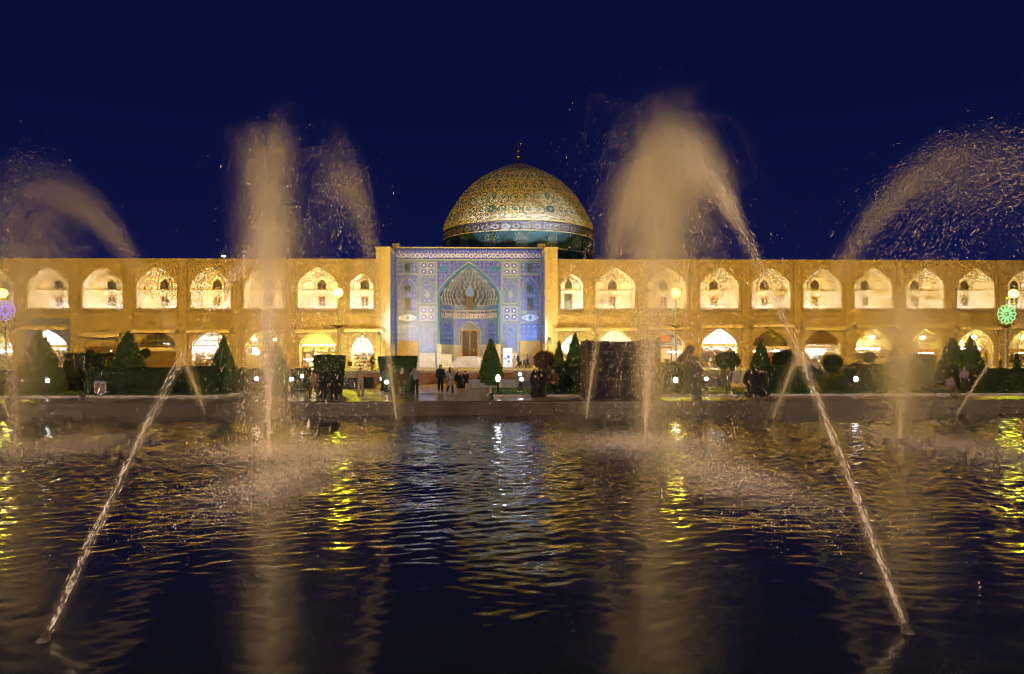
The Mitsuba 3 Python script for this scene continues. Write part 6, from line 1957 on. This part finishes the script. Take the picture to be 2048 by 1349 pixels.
for line, sx in ((4, 14.25),):
    jet(line, (sx, 8.4, NOZ), (0.0, vy * 1.02, vz * 0.93), f'near fountain jet arching in from beyond the {"left" if sx < 0 else "right"} edge of the photo', 6500, 0.0058, 7.0, 0.045, 0.026, 0, NEARG, 0.08, stretch=8.0, strands=220, fall=0.04)
gl_ = ground_at(537, 913, NOZ)
COLG = 'vertical water columns in the middle of the pool'
jet(2, gl_, (0.0, 0.0, 14.05), 'tall vertical water column left of the mosque', 24000, 0.0048, 9.0, 0.05, 0.022, 2.5, COLG, 2.6, kvar=0.7, kick=0.7, spv=0.32, corew=0.06)
jet(3, ground_at(1290, 880, NOZ), (0.55, 0.0, 15.4), 'tall vertical water column right of the mosque', 24000, 0.0048, 6.0, 0.05, 0.045, 2.0, COLG, 3.4, kvar=0.7, spv=0.30, corew=0.05)
jet(1, ground_at(30, 893, NOZ), (0.1, 0.0, 12.4), 'vertical water column at the left edge', 7000, 0.0055, 3.0, 0.05, 0.085, 2.0, COLG, 1.3, kvar=0.7, spv=0.2, corew=0.03, young=0.3)
jet(4, ground_at(1800, 880, NOZ), (0.1, 0.0, 10.6), 'vertical water column on the right', 9000, 0.0055, 3.0, 0.05, 0.08, 2.0, COLG, 1.5, kvar=0.7, spv=0.2, corew=0.03, young=0.3)

# splashes where the water falls back
for line, jx in enumerate(JETS_X):
    n = 30000 if line in (2, 3) else 14000
    xs_, ys_ = [], []
    for dx, yy, sx, sy, a in SPLASH[line]:
        xs_.append(jx + dx + r.normal(0, sx, int(n * a)))
        ys_.append(yy + r.normal(0, sy, int(n * a)))
    xx, yy = np.concatenate(xs_), np.concatenate(ys_)
    sh_ = r.permutation(len(xx))
    xx, yy = xx[sh_], yy[sh_]
    n = len(xx)
    hh = r.exponential(0.055, n)
    p = np.stack([xx, yy, WATER + 0.015 + hh], 1)
    v = np.stack([r.normal(0, 0.8, n), r.normal(0, 0.8, n), r.normal(1.0, 1.2, n)], 1)
    single('splash_patch', trimesh.Trimesh(*drops(p, v, r, 0.0062, 2.0), process=False), 'spray_drop', f'patch of splashes where the {("first", "second", "third", "fourth", "fifth", "sixth")[line]} line of jets from the left falls back', 'splash', 'stuff', 'splash patches on the pool')
    yy, xx = yy[:3000], xx[:3000]
    n = 3000
    lowp = np.stack([xx, yy, WATER + 0.05 + np.abs(r.normal(0, 0.22, n))], 1)
    lowp = lowp[r.uniform(15.0, 18.0, n) < lowp[:, 1]]
    CLOUDS.setdefault(line, []).append((lowp, (1.6 if line in (2, 3) else 0.7) * 1.0 / n))

# fine mist hanging in each line of jets
from scipy.ndimage import gaussian_filter
MIST = 0.55


def mist_box(name, label, P_, W_, lo, hi, vox, cap, sig, thin=0.012):
    n_ = np.floor((hi - lo) / vox).astype(int)
    hi = lo + n_ * vox
    H, _ = np.histogramdd(P_, bins=n_, range=list(zip(lo, hi)), weights=W_)
    dens = gaussian_filter(H, sig) / vox ** 3 * MIST
    dens = cap * (1 - np.exp(-dens / cap))
    dens = np.maximum(dens - thin, 0)
    grid = np.ascontiguousarray(dens.transpose(2, 1, 0)[..., None].astype(np.float32))
    tw = T().translate([float(c) for c in lo]).scale([float(c) for c in (hi - lo)])
    scene[name] = {'type': 'heterogeneous', 'albedo': rgb(0.985, 0.98, 0.97), 'sigma_t': {'type': 'gridvolume', 'grid': mi.VolumeGrid(grid), 'use_grid_bbox': False, 'to_world': tw, 'raw': True},
                   'phase': {'type': 'hg', 'g': 0.45}}
    kk = thing('spray_mist', label, 'mist', 'mist around the fountains', 'stuff')
    scene[kk] = {'type': 'cube', 'to_world': T().translate([float(c) for c in (lo + hi) / 2]).scale([float(c) for c in (hi - lo) / 2 - 1e-4]), 'bsdf': {'type': 'null'}, 'interior': {'type': 'ref', 'id': name}}


ORD = ('first', 'second', 'third', 'fourth', 'fifth', 'sixth')
SPLIT = 14.5
for line, jx in enumerate(JETS_X):
    if line in (0, 5):
        continue
    P_ = np.vstack([c[0] for c in CLOUDS[line]])
    W_ = np.concatenate([np.full(len(c[0]), c[1]) for c in CLOUDS[line]])
    near = P_[:, 1] < SPLIT
    lo = np.maximum(P_.min(0) - 0.6, [jx - 4.4, SPLIT if line in (2, 3) else NEAR_BANK + 0.3, WATER + 0.06])
    hi = np.minimum(P_.max(0) + 0.6, [jx + 4.4, FAR - 0.3, 14])
    mist_box(f'mist_medium_{line}', f'fine mist around the {ORD[line]} line of jets from the left', P_, W_, lo, hi, 0.19, 0.55, 0.6)
    if line in (2, 3):
        near &= (np.abs(P_[:, 0] - jx) < 1.2)
        q = P_[near]
        lo = np.maximum(np.percentile(q, 0.3, axis=0) - 0.15, [jx - 3, 7.0, WATER + 0.05])
        hi = np.minimum(np.percentile(q, 99.7, axis=0) + 0.15, [jx + 3, SPLIT, 9])
        hi[1] = SPLIT - 0.10
        mist_box(f'stream_medium_{line}', f'fine mist round the young near stream of the {ORD[line]} line of jets from the left', q, W_[near], lo, hi, 0.032, 2.6, 0.9, 0.12)
